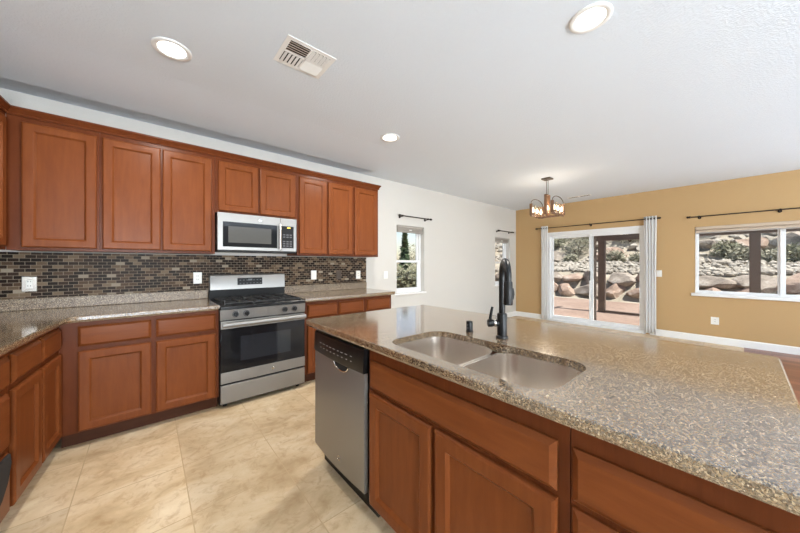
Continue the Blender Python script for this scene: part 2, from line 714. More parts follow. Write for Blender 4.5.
def cabinet(name, label, group, mp, a0, a1, z0, z1, depth, doors, drawers, toe=True, top=True, frame_bottom=None, split=()):
    c = mp((a0 + a1) / 2, -depth / 2, 0 if toe else z0)
    t = thing(name, label, 'cabinet', c, group)
    zb = 0.105 if toe else z0
    th = 0.016
    b = B()
    b.box(a0, a0 + th, -depth, -.02, zb, z1, mp).box(a1 - th, a1, -depth, -.02, zb, z1, mp)
    b.box(a0 + th, a1 - th, -depth, -depth + .008, zb, z1, mp).box(a0 + th, a1 - th, -depth + .008, -.02, zb, zb + th, mp)
    if top:
        b.box(a0 + th, a1 - th, -depth + .008, -.02, z1 - th, z1, mp)
    b.build('carcass', M['wood_dark'], t, smooth=0)
    b = B()
    b.box(a0, a1, -.019, 0, zb, z1, mp)
    b.build('face_frame', M['wood_dark'], t, smooth=0)
    for d in doors:
        make_door(mp, *d, t)
    for d in drawers:
        make_drawer(mp, *d, t)
    if toe:
        b = B()
        b.box(a0, a1, -.085, -.07, 0.0, zb, mp)
        b.build('toe_kick', M['toe'], t, smooth=0)
    return t


# ------------------------------------------------------------------ the room
YB, XR, XL, YN = 3.6, 6.87, -1.06, -5.0
ZC = 2.585
WT = 0.16


def struct(name, b, mat, label=None, **kw):
    o = b.build(name, mat, smooth=0, **kw)
    o['kind'] = 'structure'
    if label:
        o['label'] = label
    return o


def wall_with_holes(b, a0, a1, z0, z1, holes, mk):
    """holes: (a0,a1,z0,z1); mk(a0,a1,z0,z1) adds a wall block"""
    xs = sorted({a0, a1} | {h[0] for h in holes} | {h[1] for h in holes})
    for i in range(len(xs) - 1):
        l, r = xs[i], xs[i + 1]
        hs = sorted([h for h in holes if h[0] < (l + r) / 2 < h[1]], key=lambda h: h[2])
        z = z0
        for h in hs:
            if h[2] > z:
                mk(l, r, z, h[2])
            z = h[3]
        if z < z1:
            mk(l, r, z, z1)


def xleft(y):
    return XL - TILT * (YB - y)


b = B()
b.add([(xleft(YN) - .2, YN - .2, -.1), (XR, YN - .2, -.1), (XR, YB, -.1), (xleft(YB) - .1, YB, -.1),
       (xleft(YN) - .2, YN - .2, 0), (XR, YN - .2, 0), (XR, YB, 0), (xleft(YB) - .1, YB, 0)],
      [(0, 1, 2, 3), (4, 5, 6, 7), (0, 1, 5, 4), (1, 2, 6, 5), (2, 3, 7, 6), (3, 0, 4, 7)])
struct('floor', b, M['tile'], 'cream travertine tile floor of the kitchen and dining area')
b = B()
b.box(1.95, XR - .015, -1.4, -0.04, 0.0, 0.004)
struct('floor_wood', b, M['woodfloor'], 'reddish wood plank floor beyond the island end')

b = B()  # unseen pale carpet, added to bounce light onto the ceiling
b.add([(xleft(YN) + .01, YN + .01, z) for z in (0, .012)] + [(XR - .02, YN + .01, z) for z in (0, .012)] + [(XR - .02, -1.4, z) for z in (0, .012)] + [(xleft(-1.4) + .01, -1.4, z) for z in (0, .012)],
      [(0, 2, 4, 6), (1, 3, 5, 7), (0, 1, 3, 2), (2, 3, 5, 4), (4, 5, 7, 6), (6, 7, 1, 0)])
struct('bounce_carpet', b, M['carpet'], 'unseen pale grey carpet added to bounce light up to the ceiling')

# ceiling with a slightly sagging edge along the cabinet wall
TR0, TRH, TRX = 3.30, 0.035, 2.36
b = B()
b.box(xleft(YN) - .2, XR + .1, YN - .2, YB, ZC, ZC + .15)
b.loops([[(x, 2.62, ZC - .0002), (x + e, TR0, ZC - TRH), (x - f, YB, ZC - .0005), (x - f, YB, ZC + .001), (x, 2.62, ZC + .001)] for x, e, f in ((XL - .25, 0, 0), (TRX - .03, .03, .06))])
struct('ceiling', b, M['ceiling'])

HOLE_B = [(3.03, 3.66, 0.79, 1.905), (5.93, 6.56, 0.79, 1.875)]
b = B()
wall_with_holes(b, XL - .3, XR + WT, -.1, ZC + .15, HOLE_B, lambda l, r, z0, z1: b.box(l, r, YB, YB + WT, z0, z1))
struct('wall_back', b, M['wall'])
HOLE_R = [(1.125, 2.86, 0.0, 1.965), (-1.55, 0.49, 0.79, 1.88), (-4.65, -2.05, .45, 2.05)]  # last opening is added, out of view, behind the great room fill lamp
b = B()
wall_with_holes(b, YN, YB, -.1, ZC + .15, HOLE_R, lambda l, r, z0, z1: b.box(XR, XR + WT, l, r, z0, z1))
struct('wall_right', b, M['yellow'])
b = B()
vs = [(xleft(YN), YN), (xleft(YB), YB), (xleft(YB) - .12, YB), (xleft(YN) - .12, YN)]
b.loops([[(x, y, z) for x, y in vs] for z in (0, ZC)])
struct('wall_left', b, M['wall'])
b = B()
wall_with_holes(b, xleft(YN) - .1, XR + WT, 0, ZC, [(-0.9, 0.0, 0.4, 2.35), (0.0 + .3, 5.3, 0.55, 2.55)], lambda l, r, z0, z1: b.box(l, r, YN - .12, YN, z0, z1))
struct('wall_front', b, M['wall'])

# baseboards
b = B()
b.loops([[(XR - d, y, z) for d, z in ((0, 0), (.016, 0), (.016, .095), (.010, .108), (0, .112))] for y in (2.87, YB)])
b.loops([[(XR - d, y, z) for d, z in ((0, 0), (.016, 0), (.016, .095), (.010, .108), (0, .112))] for y in (YN, 1.06)])
struct('baseboard_right', b, M['white'])
b = B()
b.loops([[(x, YB - d, z) for d, z in ((0, 0), (.016, 0), (.016, .095), (.010, .108), (0, .112))] for x in (2.5, XR - .017)])
struct('baseboard_back', b, M['white'])


# ------------------------------------------------------------------ small windows in the back wall
def back_window(n, x0, x1, z0, z1, label):
    t = thing('window_%d' % n, label, None, ((x0 + x1) / 2, YB, z0), None, 'structure')
    y = YB + .085
    fw = .045
    b = B()
    b.box(x0, x0 + fw, y, y + .06, z0, z1).box(x1 - fw, x1, y, y + .06, z0, z1).box(x0 + fw, x1 - fw, y, y + .06, z0, z0 + fw).box(x0 + fw, x1 - fw, y, y + .06, z1 - fw, z1)
    b.build('window_frame', M['vinyl'], t, bevel=.004)
    zm = z0 + (z1 - z0) * .47
    for nm, a, c, dy in (('lower_sash', z0 + fw, zm + .02, .0), ('upper_sash', zm - .02, z1 - fw, .025)):
        b = B()
        sw = .032
        xa, xb = x0 + fw, x1 - fw
        b.box(xa, xa + sw, y + .004 + dy, y + .03 + dy, a, c).box(xb - sw, xb, y + .004 + dy, y + .03 + dy, a, c)
        b.box(xa + sw, xb - sw, y + .004 + dy, y + .03 + dy, a, a + sw).box(xa + sw, xb - sw, y + .004 + dy, y + .03 + dy, c - sw, c)
        s = b.build(nm, M['vinyl'], t, bevel=.003)
        b = B()
        b.box(xa + sw, xb - sw, y + .014 + dy, y + .018 + dy, a + sw, c - sw)
        b.build('pane', M['glass'], s, smooth=0)
    b = B()
    b.box(x0 - .03, x1 + .03, YB - .03, YB + .085, z0 - .025, z0 + .004)
    b.build('window_sill', M['white'], t, bevel=.005)


back_window(1, *HOLE_B[0], 'narrow white sash window with trees outside, nearest the cabinets')
back_window(2, *HOLE_B[1], 'narrow white sash window beside the ochre wall corner')


def shade_stack(x0, x1, zt, label, loc_y):
    t = thing('cellular_shade', label, 'window shade', ((x0 + x1) / 2, loc_y, zt - .12), 'raised shades in the narrow windows')
    b = B()
    b.box(x0, x1, loc_y - .03, loc_y + .03, zt - .035, zt)
    b.build('head_rail', M['shade'], t, bevel=.004)
    b = B()
    n = 5
    pl = []
    for i in range(n * 2 + 1):
        z = zt - .036 - i * .0048
        d = .028 if i % 2 else .021
        pl.append((d, z))
    b.loops([[(x0 + .006, loc_y - d, z), (x1 - .006, loc_y - d, z), (x1 - .006, loc_y + d, z), (x0 + .006, loc_y + d, z)] for d, z in pl])
    b.build('pleats', M['shade'], t, smooth=0)
    b = B()
    b.box(x0 + .004, x1 - .004, loc_y - .028, loc_y + .028, zt - .108, zt - .086)
    b.build('bottom_rail', M['shade'], t, bevel=.004)
    b = B()
    xm = (x0 + x1) / 2
    b.box(xm - .03, xm + .03, loc_y - .033, loc_y - .029, zt - .075, zt - .06)
    b.build('handle', M['white'], t, bevel=.001)


shade_stack(3.06, 3.64, 1.903, 'grey pleated shade pulled up in the window nearest the cabinets', YB + .045)
shade_stack(5.95, 6.54, 1.873, 'grey pleated shade pulled up in the window beside the ochre wall', YB + .045)


def curtain_rod(label, p0, p1, out, brackets, r=.009, group=None):
    """rod between p0 and p1; OUT points to the wall"""
    p0, p1, out = Vector(p0), Vector(p1), Vector(out)
    t = thing('curtain_rod', label, 'curtain rod', (p0 + p1) / 2, group)
    b = B()
    b.cyl(p0, p1, r, n=12)
    b.build('pole', M['rod'], t)
    d = (p1 - p0).normalized()
    for p, s in ((p0, -1), (p1, 1)):
        b = B()
        b.lathe(p, d * s, [(r, 0), (r * 1.9, .004), (r * 2.0, .014), (r * 1.3, .022), (r * 2.0, .03), (r * 1.9, .042), (r * .6, .052)], 14)
        b.build('finial', M['rod'], t)
    L = out.length
    for f in brackets:
        q = p0 + (p1 - p0) * f
        b = B()
        b.cyl(q + Vector((0, 0, -.012)), q + out + Vector((0, 0, -.012)), .006, n=8)
        b.cyl(q + out * .93 + Vector((0, 0, -.012)), q + out + Vector((0, 0, -.012)), .022, n=14)
        b.lathe(q - d * .009, d, [(r + .001, 0), (r + .006, 0), (r + .006, .018), (r + .001, .018)], 14, False, False)
        b.build('bracket', M['rod'], t)
    return t


curtain_rod('short dark curtain rod above the narrow window nearest the cabinets', (3.06, YB - .08, 2.045), (3.72, YB - .08, 2.045), (0, .08, 0), (.05, .93), .0085)
curtain_rod('short dark curtain rod above the narrow window beside the ochre wall', (5.96, YB - .08, 2.02), (6.56, YB - .08, 2.02), (0, .08, 0), (.05, .93), .0085)
curtain_rod('long dark curtain rod carrying white curtains over the sliding door', (XR - .09, 3.03, 2.075), (XR - .09, .95, 2.075), (.09, 0, 0), (.07, .5, .955))
curtain_rod('long dark curtain rod without curtains above the wide window', (XR - .09, .53, 2.04), (XR - .09, -1.62, 2.04), (.09, 0, 0), (.045, .42, .955))

# ------------------------------------------------------------------ wide window in the ochre wall
y0, y1, z0, z1 = HOLE_R[1]
t = thing('window_3', 'wide white horizontal slider window in the ochre wall', None, (XR, (y0 + y1) / 2, z0), None, 'structure')
x = XR + .07
b = B()
fw = .022
ym = -.395
b.box(x, x + .07, y0, y0 + fw, z0, z1).box(x, x + .07, y1 - fw, y1, z0, z1).box(x, x + .07, y0 + fw, y1 - fw, z0, z0 + fw).box(x, x + .07, y0 + fw, y1 - fw, z1 - fw, z1)
b.box(x + .005, x + .065, ym - .016, ym + .016, z0 + fw, z1 - fw)
b.build('window_frame', M['vinyl'], t, bevel=.004)
for a, c, dx in ((ym + .016, y1 - fw, .03), (y0 + fw, ym - .016, .0)):
    b = B()
    sw = .02
    za, zb = z0 + fw, z1 - fw
    b.box(x + .008 + dx, x + .034 + dx, a, a + sw, za, zb).box(x + .008 + dx, x + .034 + dx, c - sw, c, za, zb)
    b.box(x + .008 + dx, x + .034 + dx, a + sw, c - sw, za, za + sw).box(x + .008 + dx, x + .034 + dx, a + sw, c - sw, zb - sw, zb)
    s = b.build('sash', M['vinyl'], t, bevel=.003)
    b = B()
    b.box(x + .018 + dx, x + .022 + dx, a + sw, c - sw, za + sw, zb - sw)
    b.build('pane', M['glass'], s, smooth=0)
b = B()
b.box(x - .006, x + .006, ym - .012, ym + .012, 1.30, 1.36)
b.build('latch', M['vinyl'], t, bevel=.003)
b = B()
b.box(XR - .045, XR + .07, y0 - .04, y1 + .04, z0 - .045, z0 + .003)
b.build('window_sill', M['white'], t, bevel=.006)

t = thing('roller_shade', 'beige roller shade pulled right up under the rod in the wide window', 'window shade', (XR + .03, (y0 + y1) / 2, z1 - .08))
b = B()
b.box(XR - .02, XR + .06, y0 + .01, y1 - .01, z1 - .05, z1 - .002)
b.build('valance', M['shade_beige'], t, bevel=.008)
b = B()
b.cyl((XR + .022, y0 + .02, z1 - .075), (XR + .022, y1 - .02, z1 - .075), .023, n=16)
b.build('rolled_fabric', M['shade_beige'], t)
b = B()
b.box(XR + .005, XR + .02, y0 + .02, y1 - .02, z1 - .112, z1 - .092)
b.build('bottom_rail', M['shade'], t, bevel=.004)

# ------------------------------------------------------------------ sliding patio door
y0, y1, z1 = 1.125, 2.86, 1.965
t = thing('door_1', 'white framed sliding glass patio door in the ochre wall', None, (XR, (y0 + y1) / 2, 0), None, 'structure')
x = XR + .02
b = B()
fw = .055
b.box(x, x + .12, y0, y0 + fw, 0, z1).box(x, x + .12, y1 - fw, y1, 0, z1).box(x, x + .12, y0 + fw, y1 - fw, z1 - .075, z1)
b.box(XR - .012, XR + .0, y0 - .005, y0 + .02, 0, z1 + .01).box(XR - .012, XR, y1 - .02, y1 + .005, 0, z1 + .01).box(XR - .012, XR, y0 + .02, y1 - .02, z1 - .03, z1 + .01)
b.build('door_frame', M['vinyl'], t, bevel=.004)
b = B()
b.box(XR - .04, XR + .15, y0, y1, 0.001, .045).box(x + .02, x + .03, y0 + fw, y1 - fw, .045, .06).box(x + .07, x + .08, y0 + fw, y1 - fw, .045, .06)
b.build('threshold', M['vinyl'], t, bevel=.004)
ymid = 2.005
for a, c, dx, nm in ((ymid - .03, y1 - fw, .065, 'fixed_panel'), (y0 + fw, ymid + .03, .012, 'sliding_panel')):
    b = B()
    sw = .05 if nm == 'fixed_panel' else .036
    za, zb = .06, z1 - .075
    b.box(x + dx, x + dx + .035, a, a + sw, za, zb).box(x + dx, x + dx + .035, c - sw, c, za, zb)
    b.box(x + dx, x + dx + .035, a + sw, c - sw, za, za + .06).box(x + dx, x + dx + .035, a + sw, c - sw, zb - .05, zb)
    s = b.build(nm, M['vinyl'], t, bevel=.004)
    b = B()
    b.box(x + dx + .015, x + dx + .02, a + sw, c - sw, za + .06, zb - .05)
    b.build('pane', M['glass'], s, smooth=0)
    if nm == 'sliding_panel':
        b = B()
        b.box(x + dx - .03, x + dx, c - sw * .75, c - sw * .35, .93, 1.13)
        b.build('door_handle', M['black_matte'], s, bevel=.006)
# insect screen that slides behind the door
b = B()
b.box(x + .103, x + .116, 1.93, 1.972, .06, z1 - .08)
b.build('screen_stile', M['post'], t, bevel=.002)


def curtain(label, ya, yb, waves, amp, seed):
    t = thing('curtain', label, 'curtain', (XR - .09, (ya + yb) / 2, .03))
    rnd = random.Random(seed)
    n = waves * 14
    rows = []
    zs = [2.12, 2.09, 2.05, 1.95, 1.6, 1.2, .8, .4, .15, .035]
    ph = rnd.random() * 3
    for z in zs:
        k = 1.0 if z > 1.9 else 1.0 + .12 * math.sin(z * 3 + ph)
        row = []
        for i in range(n + 1):
            f = i / n
            yy = ya + (yb - ya) * (.5 + (f - .5) * (1.0 if z > 1.9 else .94 + .05 * math.sin(z * 2 + ph)))
            xx = XR - .09 + amp * k * math.sin(f * waves * 2 * math.pi + .25 * math.sin(z * 2.2 + f * 5))
            row.append((xx, yy, z))
        rows.append(row)
    b = B()
    m = n + 1
    b.add([p for r in rows for p in r], [(r * m + i, r * m + i + 1, (r + 1) * m + i + 1, (r + 1) * m + i) for r in range(len(zs) - 1) for i in range(n)])
    o = b.build('panel', M['curtain'], t, smooth=80)
    so = o.modifiers.new('thick', 'SOLIDIFY')
    so.thickness = .002
    so.offset = 0
    for i in range(waves):
        yy = ya + (yb - ya) * (i + .5) / waves
        b = B()
        pr = []
        for j in range(20):
            a = 2 * math.pi * j / 20
            pr.append([(XR - .09 + (.022 + .006 * math.cos(q)) * math.cos(a), yy + .005 * math.sin(q), 2.075 + (.022 + .006 * math.cos(q)) * math.sin(a)) for q in [2 * math.pi * s / 6 for s in range(6)]])
        b.loops(pr, closed=True)
        b.build('grommet', M['rod'], t)


curtain('white grommet curtain bunched at the left of the sliding door', 2.95, 2.805, 3, .02, 1)
curtain('white grommet curtain bunched at the right of the sliding door', 1.13, 0.955, 4, .024, 2)

# ------------------------------------------------------------------ countertops
ZT, ZU = 0.914, 0.872
XS0, XS1 = 0.476, 1.235      # range
lf = on_left(-0.45, 2.98)
e1 = lf(0, .045, 0)
e2 = lf(2.3, .045, 0)
poly = [(xleft(e2[1]) + .002, e2[1]), (e2[0], e2[1]), (-.405, 2.935), (XS0 - .004, 2.935), (XS0 - .004, YB - .001), (xleft(YB) + .002, YB - .001)]
poly = fillet(poly, [0, .02, .07, 0, 0, 0])
g = slab(poly, ZU, ZT).build('countertop', M['granite'], smooth=20)
tag(g, 'long L-shaped speckled granite countertop left of the range', 'countertop', 'granite countertops')
poly = fillet([(XS1 + .004, 2.935), (2.46, 2.935), (2.46, YB - .001), (XS1 + .004, YB - .001)], [0, .03, 0, 0])
g = slab(poly, ZU, ZT).build('countertop', M['granite'], smooth=20)
tag(g, 'short speckled granite countertop right of the range', 'countertop', 'granite countertops')

IX0, IX1, IY0, IY1 = 0.765, 1.835, -0.10, 1.825
SK = (0.828, 1.192, 0.338, 1.068)
hole = rrect(SK[0], SK[1], SK[2], SK[3], .085, 0, 8)
poly = fillet([(IX0, IY0), (IX1, IY0), (IX1, IY1), (IX0, IY1)], [.03, .03, .03, .03])
g = slab(poly, ZU, ZT, hole).build('countertop', M['granite'], smooth=20)
tag(g, 'polished granite island countertop with an undermounted double sink', 'countertop', 'granite countertops')

# granite upstands and mosaic
for x0, x1, lb in ((XL + .022, XS0 - .004, 'granite upstand behind the counter left of the range'), (XS1 + .004, 2.44, 'granite upstand behind the counter right of the range')):
    b = B()
    b.box(x0, x1, YB - .021, YB - .0085, ZT + .0005, 1.005)
    tag(b.build('granite_upstand', M['granite_dull'], bevel=.003), lb, 'backsplash')
b = B()
b.box(XL, 2.44, YB - .008, YB - .0005, .90, 1.362)
tag(b.build('mosaic_backsplash', M['mosaic'], smooth=0), 'brown glass mosaic tile backsplash along the cabinet wall', 'backsplash')
b = B()
lw = on_left(XL, YB)
b.box(.02, 1.6, .0005, .008, ZT + .001, 1.36, lw)
tag(b.build('mosaic_backsplash', M['mosaic'], smooth=0), 'brown glass mosaic on the left wall beside the corner', 'backsplash')

# ------------------------------------------------------------------ base cabinets
mb = on_back(YF)
ZD0, ZD1, ZW0, ZW1 = .115, .668, .70, .84
BG = 'cherry base cabinets along the walls'
cabinet('base_cabinet', 'cherry base cabinet with two doors and two drawers, left of the range', BG, mb, -.449, XS0 - .004, 0, ZU - .001, .60,
        [(-.363, .022, ZD0, ZD1), (.050, .448, ZD0, ZD1)], [(-.363, .022, ZW0, ZW1), (.050, .448, ZW0, ZW1)], top=False)
cabinet('base_cabinet', 'cherry base cabinet right of the range, next to it', BG, mb, XS1 + .004, 2.005, 0, ZU - .001, .60,
        [(1.275, 1.627, ZD0, ZD1), (1.652, 1.985, ZD0, ZD1)], [(1.275, 1.627, ZW0, ZW1), (1.652, 1.985, ZW0, ZW1)], top=False)
cabinet('base_cabinet', 'narrow cherry base cabinet at the end of the counter by the window wall', BG, mb, 2.007, 2.415, 0, ZU - .001, .60,
        [(2.03, 2.39, ZD0, ZD1)], [(2.03, 2.39, ZW0, ZW1)], top=False)
cabinet('base_cabinet', 'cherry base cabinet with two doors on the left wall, beside the corner', BG, lf, .003, .735, 0, ZU - .001, .52,
        [(.030, .347, ZD0, ZD1), (.372, .715, ZD0, ZD1)], [(.030, .347, ZW0, ZW1), (.372, .715, ZW0, ZW1)], top=False)
cabinet('drawer_cabinet', 'cherry drawer cabinet at the left edge, nearest the camera', BG, lf, .737, 1.35, 0, ZU - .001, .52,
        [], [(.757, 1.33, ZW0, ZW1), (.757, 1.33, .42, ZD1), (.757, 1.33, ZD0, .395)], top=False)
# dark towel end at the very edge of the picture
t = thing('dish_towel', 'black cloth draped over the lowest drawer at the left edge', 'towel', lf(1.0, .03, .2))
b = B()
ls = []
for z, a0, d in ((.402, .795, .021), (.400, .790, .030), (.36, .795, .034), (.29, .835, .036), (.24, .89, .036), (.20, .97, .034)):
    ls.append([lf(a0, .0215, z), lf(a0 + .004, d, z), lf(1.25, d, z), lf(1.25, .0215, z)])
b.loops(ls)
b.build('cloth', M['cloth'], t, bevel=.004)

# ------------------------------------------------------------------ wall cabinets
ZV0, ZV1 = 1.367, 2.31
DU0, DU1 = 1.388, 2.262
mu = on_back(3.27)
UG = 'cherry wall cabinets above the counter'
cabinet('wall_cabinet', 'single door cherry wall cabinet in the left corner', UG, mu, -.731, -.283, ZV0, ZV1, .32, [(-.665, -.298, DU0, DU1)], [], toe=False)
cabinet('wall_cabinet', 'double door cherry wall cabinet just left of the microwave', UG, mu, -.281, .487, ZV0, ZV1, .32, [(-.268, .086, DU0, DU1), (.098, .460, DU0, DU1)], [], toe=False)
cabinet('wall_cabinet', 'short double door cherry wall cabinet above the microwave', UG, mu, .489, 1.281, 1.765, ZV1, .32, [(.512, .870, 1.785, DU1), (.886, 1.258, 1.785, DU1)], [], toe=False)
cabinet('wall_cabinet', 'double door cherry wall cabinet just right of the microwave', UG, mu, 1.283, 2.013, ZV0, ZV1, .32, [(1.302, 1.637, DU0, DU1), (1.660, 1.998, DU0, DU1)], [], toe=False)
cabinet('wall_cabinet', 'single door cherry wall cabinet at the right end of the row', UG, mu, 2.015, 2.416, ZV0, ZV1, .32, [(2.032, 2.396, DU0, DU1)], [], toe=False)
ml = on_left(-.733, 3.268)
cabinet('wall_cabinet', 'cherry wall cabinet on the left wall, cut off by the picture edge', UG, ml, .002, .80, ZV0, ZV1, .30, [(.05, .40, DU0, DU1), (.412, .77, DU0, DU1)], [], toe=False)

# crown moulding following the cabinet fronts
prof = [(0, 2.296), (.010, 2.296), (.014, 2.304), (.012, 2.312), (.024, 2.332), (.032, 2.340), (.032, 2.352), (0, 2.352)]
def crown_pt(d, z, q):
    if q == 0:
        return ml(.80, d, z)
    if q == 1:
        return (-.733 + d, 3.27 - d, z)
    return None
b = B()
ls = [[ml(.80, d, z) for d, z in prof], [(-.735 + d, 3.27 - d, z) for d, z in prof], [(2.417 + d, 3.27 - d, z) for d, z in prof], [(2.417 + d, 3.59, z) for d, z in prof]]
b.loops(ls)
tag(b.build('crown_moulding', M['wood_dark'], smooth=20), 'cherry crown moulding running along the top of the wall cabinets', 'moulding')


# ------------------------------------------------------------------ emblem helper
def emblem(mp, a, z, d, r, parent):
    ring = B()
    n = 24
    ls = []
    for rr, dd in ((r, 0), (r, .0016), (r * .86, .002), (r * .84, .0012), (r * .01, .0012)):
        ls.append([mp(a + rr * math.cos(2 * math.pi * i / n), d + dd, z + rr * math.sin(2 * math.pi * i / n)) for i in range(n)])
    ring.loops(ls)
    e = ring.build('emblem', M['chrome'], parent, smooth=30)
    text_mesh('GE', r * 1.05, lambda x, dd, y: mp(a + x, d + .0013 + dd, z + y), 'monogram', M['key'], e)


# ------------------------------------------------------------------ gas range
XM = (XS0 + XS1) / 2
R = thing('gas_range', 'stainless steel gas range with black cooktop between the base cabinets', 'stove', (XM, 3.25, 0))
mr = on_back(2.945)
b = B()
b.box(XS0, XS1, 2.965, 3.545, .03, .872)
b.build('body', M['black'], R, bevel=.003)
for xx in (XS0 + .05, XS1 - .05):
    for yy in (3.02, 3.5):
        b = B()
        b.cyl((xx, yy, 0), (xx, yy, .03), .018, n=12)
        b.build('foot', M['black_matte'], R)
# cooktop
b = B()
b.loops([rrect(XS0 - .002, XS1 + .002, 2.925, 3.53, .012, .872), rrect(XS0 - .002, XS1 + .002, 2.925, 3.53, .012, .895), rrect(XS0 + .003, XS1 - .003, 2.93, 3.525, .012, .901),
         rrect(XS0 + .02, XS1 - .02, 2.95, 3.51, .012, .901), rrect(XS0 + .028, XS1 - .028, 2.958, 3.505, .012, .894)])
ck = b.build('cooktop', M['black'], R, smooth=30)
for bx, by, br in ((XS0 + .17, 3.08, .05), (XS1 - .17, 3.08, .055), (XS0 + .17, 3.38, .042), (XS1 - .17, 3.38, .042), (XM, 3.23, .045)):
    b = B()
    b.lathe((bx, by, .894), (0, 0, 1), [(br + .012, 0), (br + .01, .006), (br * .8, .008), (br * .8, .012), (br, .013), (br, .018), (br * .9, .021)], 24)
    b.build('burner', M['iron'], ck)
for gx0, gx1 in ((XS0 + .035, XS0 + .275), (XS0 + .28, XS1 - .28), (XS1 - .275, XS1 - .035)):
    b = B()
    gy0, gy1, zt = 2.975, 3.49, .926
    w = .006
    for yy in (gy0, gy1):
        b.box(gx0, gx1, yy - w, yy + w, zt - .012, zt)
    for xx in (gx0 + w, gx1 - w):
        b.box(xx - w, xx + w, gy0, gy1, zt - .012, zt)
    gm = (gx0 + gx1) / 2
    b.box(gm - w, gm + w, gy0, gy1, zt - .010, zt + .001)
    for yy in (3.08, 3.23, 3.38):
        b.box(gx0, gx1, yy - w, yy + w, zt - .010, zt + .001)
    for xx in (gx0 + w, gx1 - w):
        for yy in (gy0, gy1):
            b.box(xx - w, xx + w, yy - w, yy + w, .900, zt - .01)
    b.build('grate', M['iron'], ck, bevel=.002)
# sloped control strip with knobs
b = B()
b.loops([[(x, y, z) for y, z in ((2.965, .775), (2.943, .775), (2.932, .868), (2.965, .872))] for x in (XS0, XS1)])
cp = b.build('control_panel', M['steel'], R, bevel=.002)
for xx in (XS0 + .118, XS0 + .207, XS1 - .207, XS1 - .112):
    b = B()
    ax = Vector((0, -1, .11)).normalized()
    c = Vector((xx, 2.938, .822))
    b.lathe(c, ax, [(.026, 0), (.026, .006), (.020, .009), (.019, .030), (.016, .034)], 22)
    b.box(-.004, .004, 0, .006, -.018, .018, lambda a, d, z, c=c: (c.x + a, c.y - .033 - d, c.z + z))
    kn = b.build('knob', M['black'], cp, smooth=30)
    b = B()
    b.lathe(c + ax * .0065, ax, [(.0265, 0), (.0275, .001), (.0265, .003)], 22)
    b.build('knob_ring', M['key'], kn)
# oven door
b = B()
b.box(XS0 + .004, XS1 - .004, 2.942, 2.964, .218, .768)
od = b.build('oven_door', M['black'], R, bevel=.003)
b = B()
b.box(XS0 + .004, XS1 - .004, 2.936, 2.9415, .318, .700)
b.build('door_glass', M['blackglass'], od, bevel=.002)
b = B()
b.box(XS0 + .16, XS1 - .15, 2.9352, 2.9358, .40, .62)
b.build('oven_window', M['oven_glass'], od, smooth=0)
b = B()
b.box(XS0 + .004, XS1 - .004, 2.934, 2.9415, .222, .3175)
b.build('lower_trim', M['steel'], od, bevel=.002)
b = B()
b.box(XS0 + .004, XS1 - .004, 2.934, 2.9415, .7005, .766)
b.build('upper_trim', M['steel'], od, bevel=.002)
emblem(mr, XM + .06, .27, .0112, .013, od)
b = B()
b.tube([(XS0 + .03, 2.935, .738), (XS0 + .03, 2.893, .738)], .011, 12).tube([(XS1 - .03, 2.935, .738), (XS1 - .03, 2.893, .738)], .011, 12)
b.loops([[(x, 2.890 + .013 * math.cos(a), .738 + .021 * math.sin(a)) for a in [2 * math.pi * i / 16 for i in range(16)]] for x in (XS0 + .012, XS1 - .012)])
b.build('handle', M['steel'], od, smooth=40)
# storage drawer
b = B()
b.box(XS0 + .004, XS1 - .004, 2.938, 2.964, .045, .205)
b.build('drawer', M['steel'], R, bevel=.004)
# backguard
b = B()
b.loops([[(x, y, z) for y, z in ((3.588, .872), (3.535, .872), (3.530, 1.00), (3.588, 1.00))] for x in (XS0, XS1)])
b.build('vent_riser', M['black'], R, bevel=.002)
b = B()
b.loops([[(x, y, z) for y, z in ((3.586, 1.0005), (3.515, 1.0005), (3.520, 1.145), (3.528, 1.158), (3.586, 1.160))] for x in (XS0 + .004, XS1 - .004)])
bgd = b.build('backguard', M['steel'], R, bevel=.003)
b = B()
mg = lambda a, d, z: (a, 3.5165 - d + (z - 1.0) * .03, z)
b.box(XM - .125, XM + .125, 0, .003, 1.045, 1.120, mg)
pn = b.build('display_panel', M['panel_black'], bgd, smooth=0)
b = B()
for i in range(7):
    for j in range(2):
        if i in (3,) and j == 1:
            continue
        a = XM - .105 + i * .034
        b = B()
        b.box(a, a + .016, .003, .0036, 1.058 + j * .034, 1.064 + j * .034, mg)
        b.build('touch_key', M['key'], pn, smooth=0)
b = B()
b.box(XM - .02, XM + .02, .003, .0036, 1.09, 1.108, mg)
b.build('clock', M['key'], pn, smooth=0)

# ------------------------------------------------------------------ microwave
MX0, MX1, MZ0, MZ1, MY = .496, 1.276, 1.392, 1.762, 3.2
MX1 = 1.25
MW = thing('microwave', 'stainless over-the-range microwave mounted under the short wall cabinet', 'microwave', ((MX0 + MX1) / 2, 3.4, MZ0))
mm = on_back(MY)
b = B()
b.box(MX0, MX1, MY + .03, 3.58, MZ0, MZ1)
b.build('housing', M['black_matte'], MW, bevel=.003)
xd = 1.075
b = B()
b.box(MX0, xd, MY, MY + .029, MZ0 + .012, MZ1)
dr = b.build('door', M['steel'], MW, bevel=.004)
b = B()
b.box(MX0 + .045, xd - .035, MY - .003, MY - .0003, MZ0 + .045, MZ1 - .085)
wd = b.build('door_glass', M['blackglass'], dr, bevel=.001)
b = B()
b.box(MX0 + .09, xd - .095, MY - .0042, MY - .0032, MZ0 + .085, MZ1 - .128)
b.build('viewing_window', M['greyglass'], wd, smooth=0)
b = B()
hx = xd - .012
b.tube([(hx, MY - .001, MZ0 + .05), (hx, MY - .035, MZ0 + .05)], .007, 10).tube([(hx, MY - .001, MZ1 - .09), (hx, MY - .035, MZ1 - .09)], .007, 10)
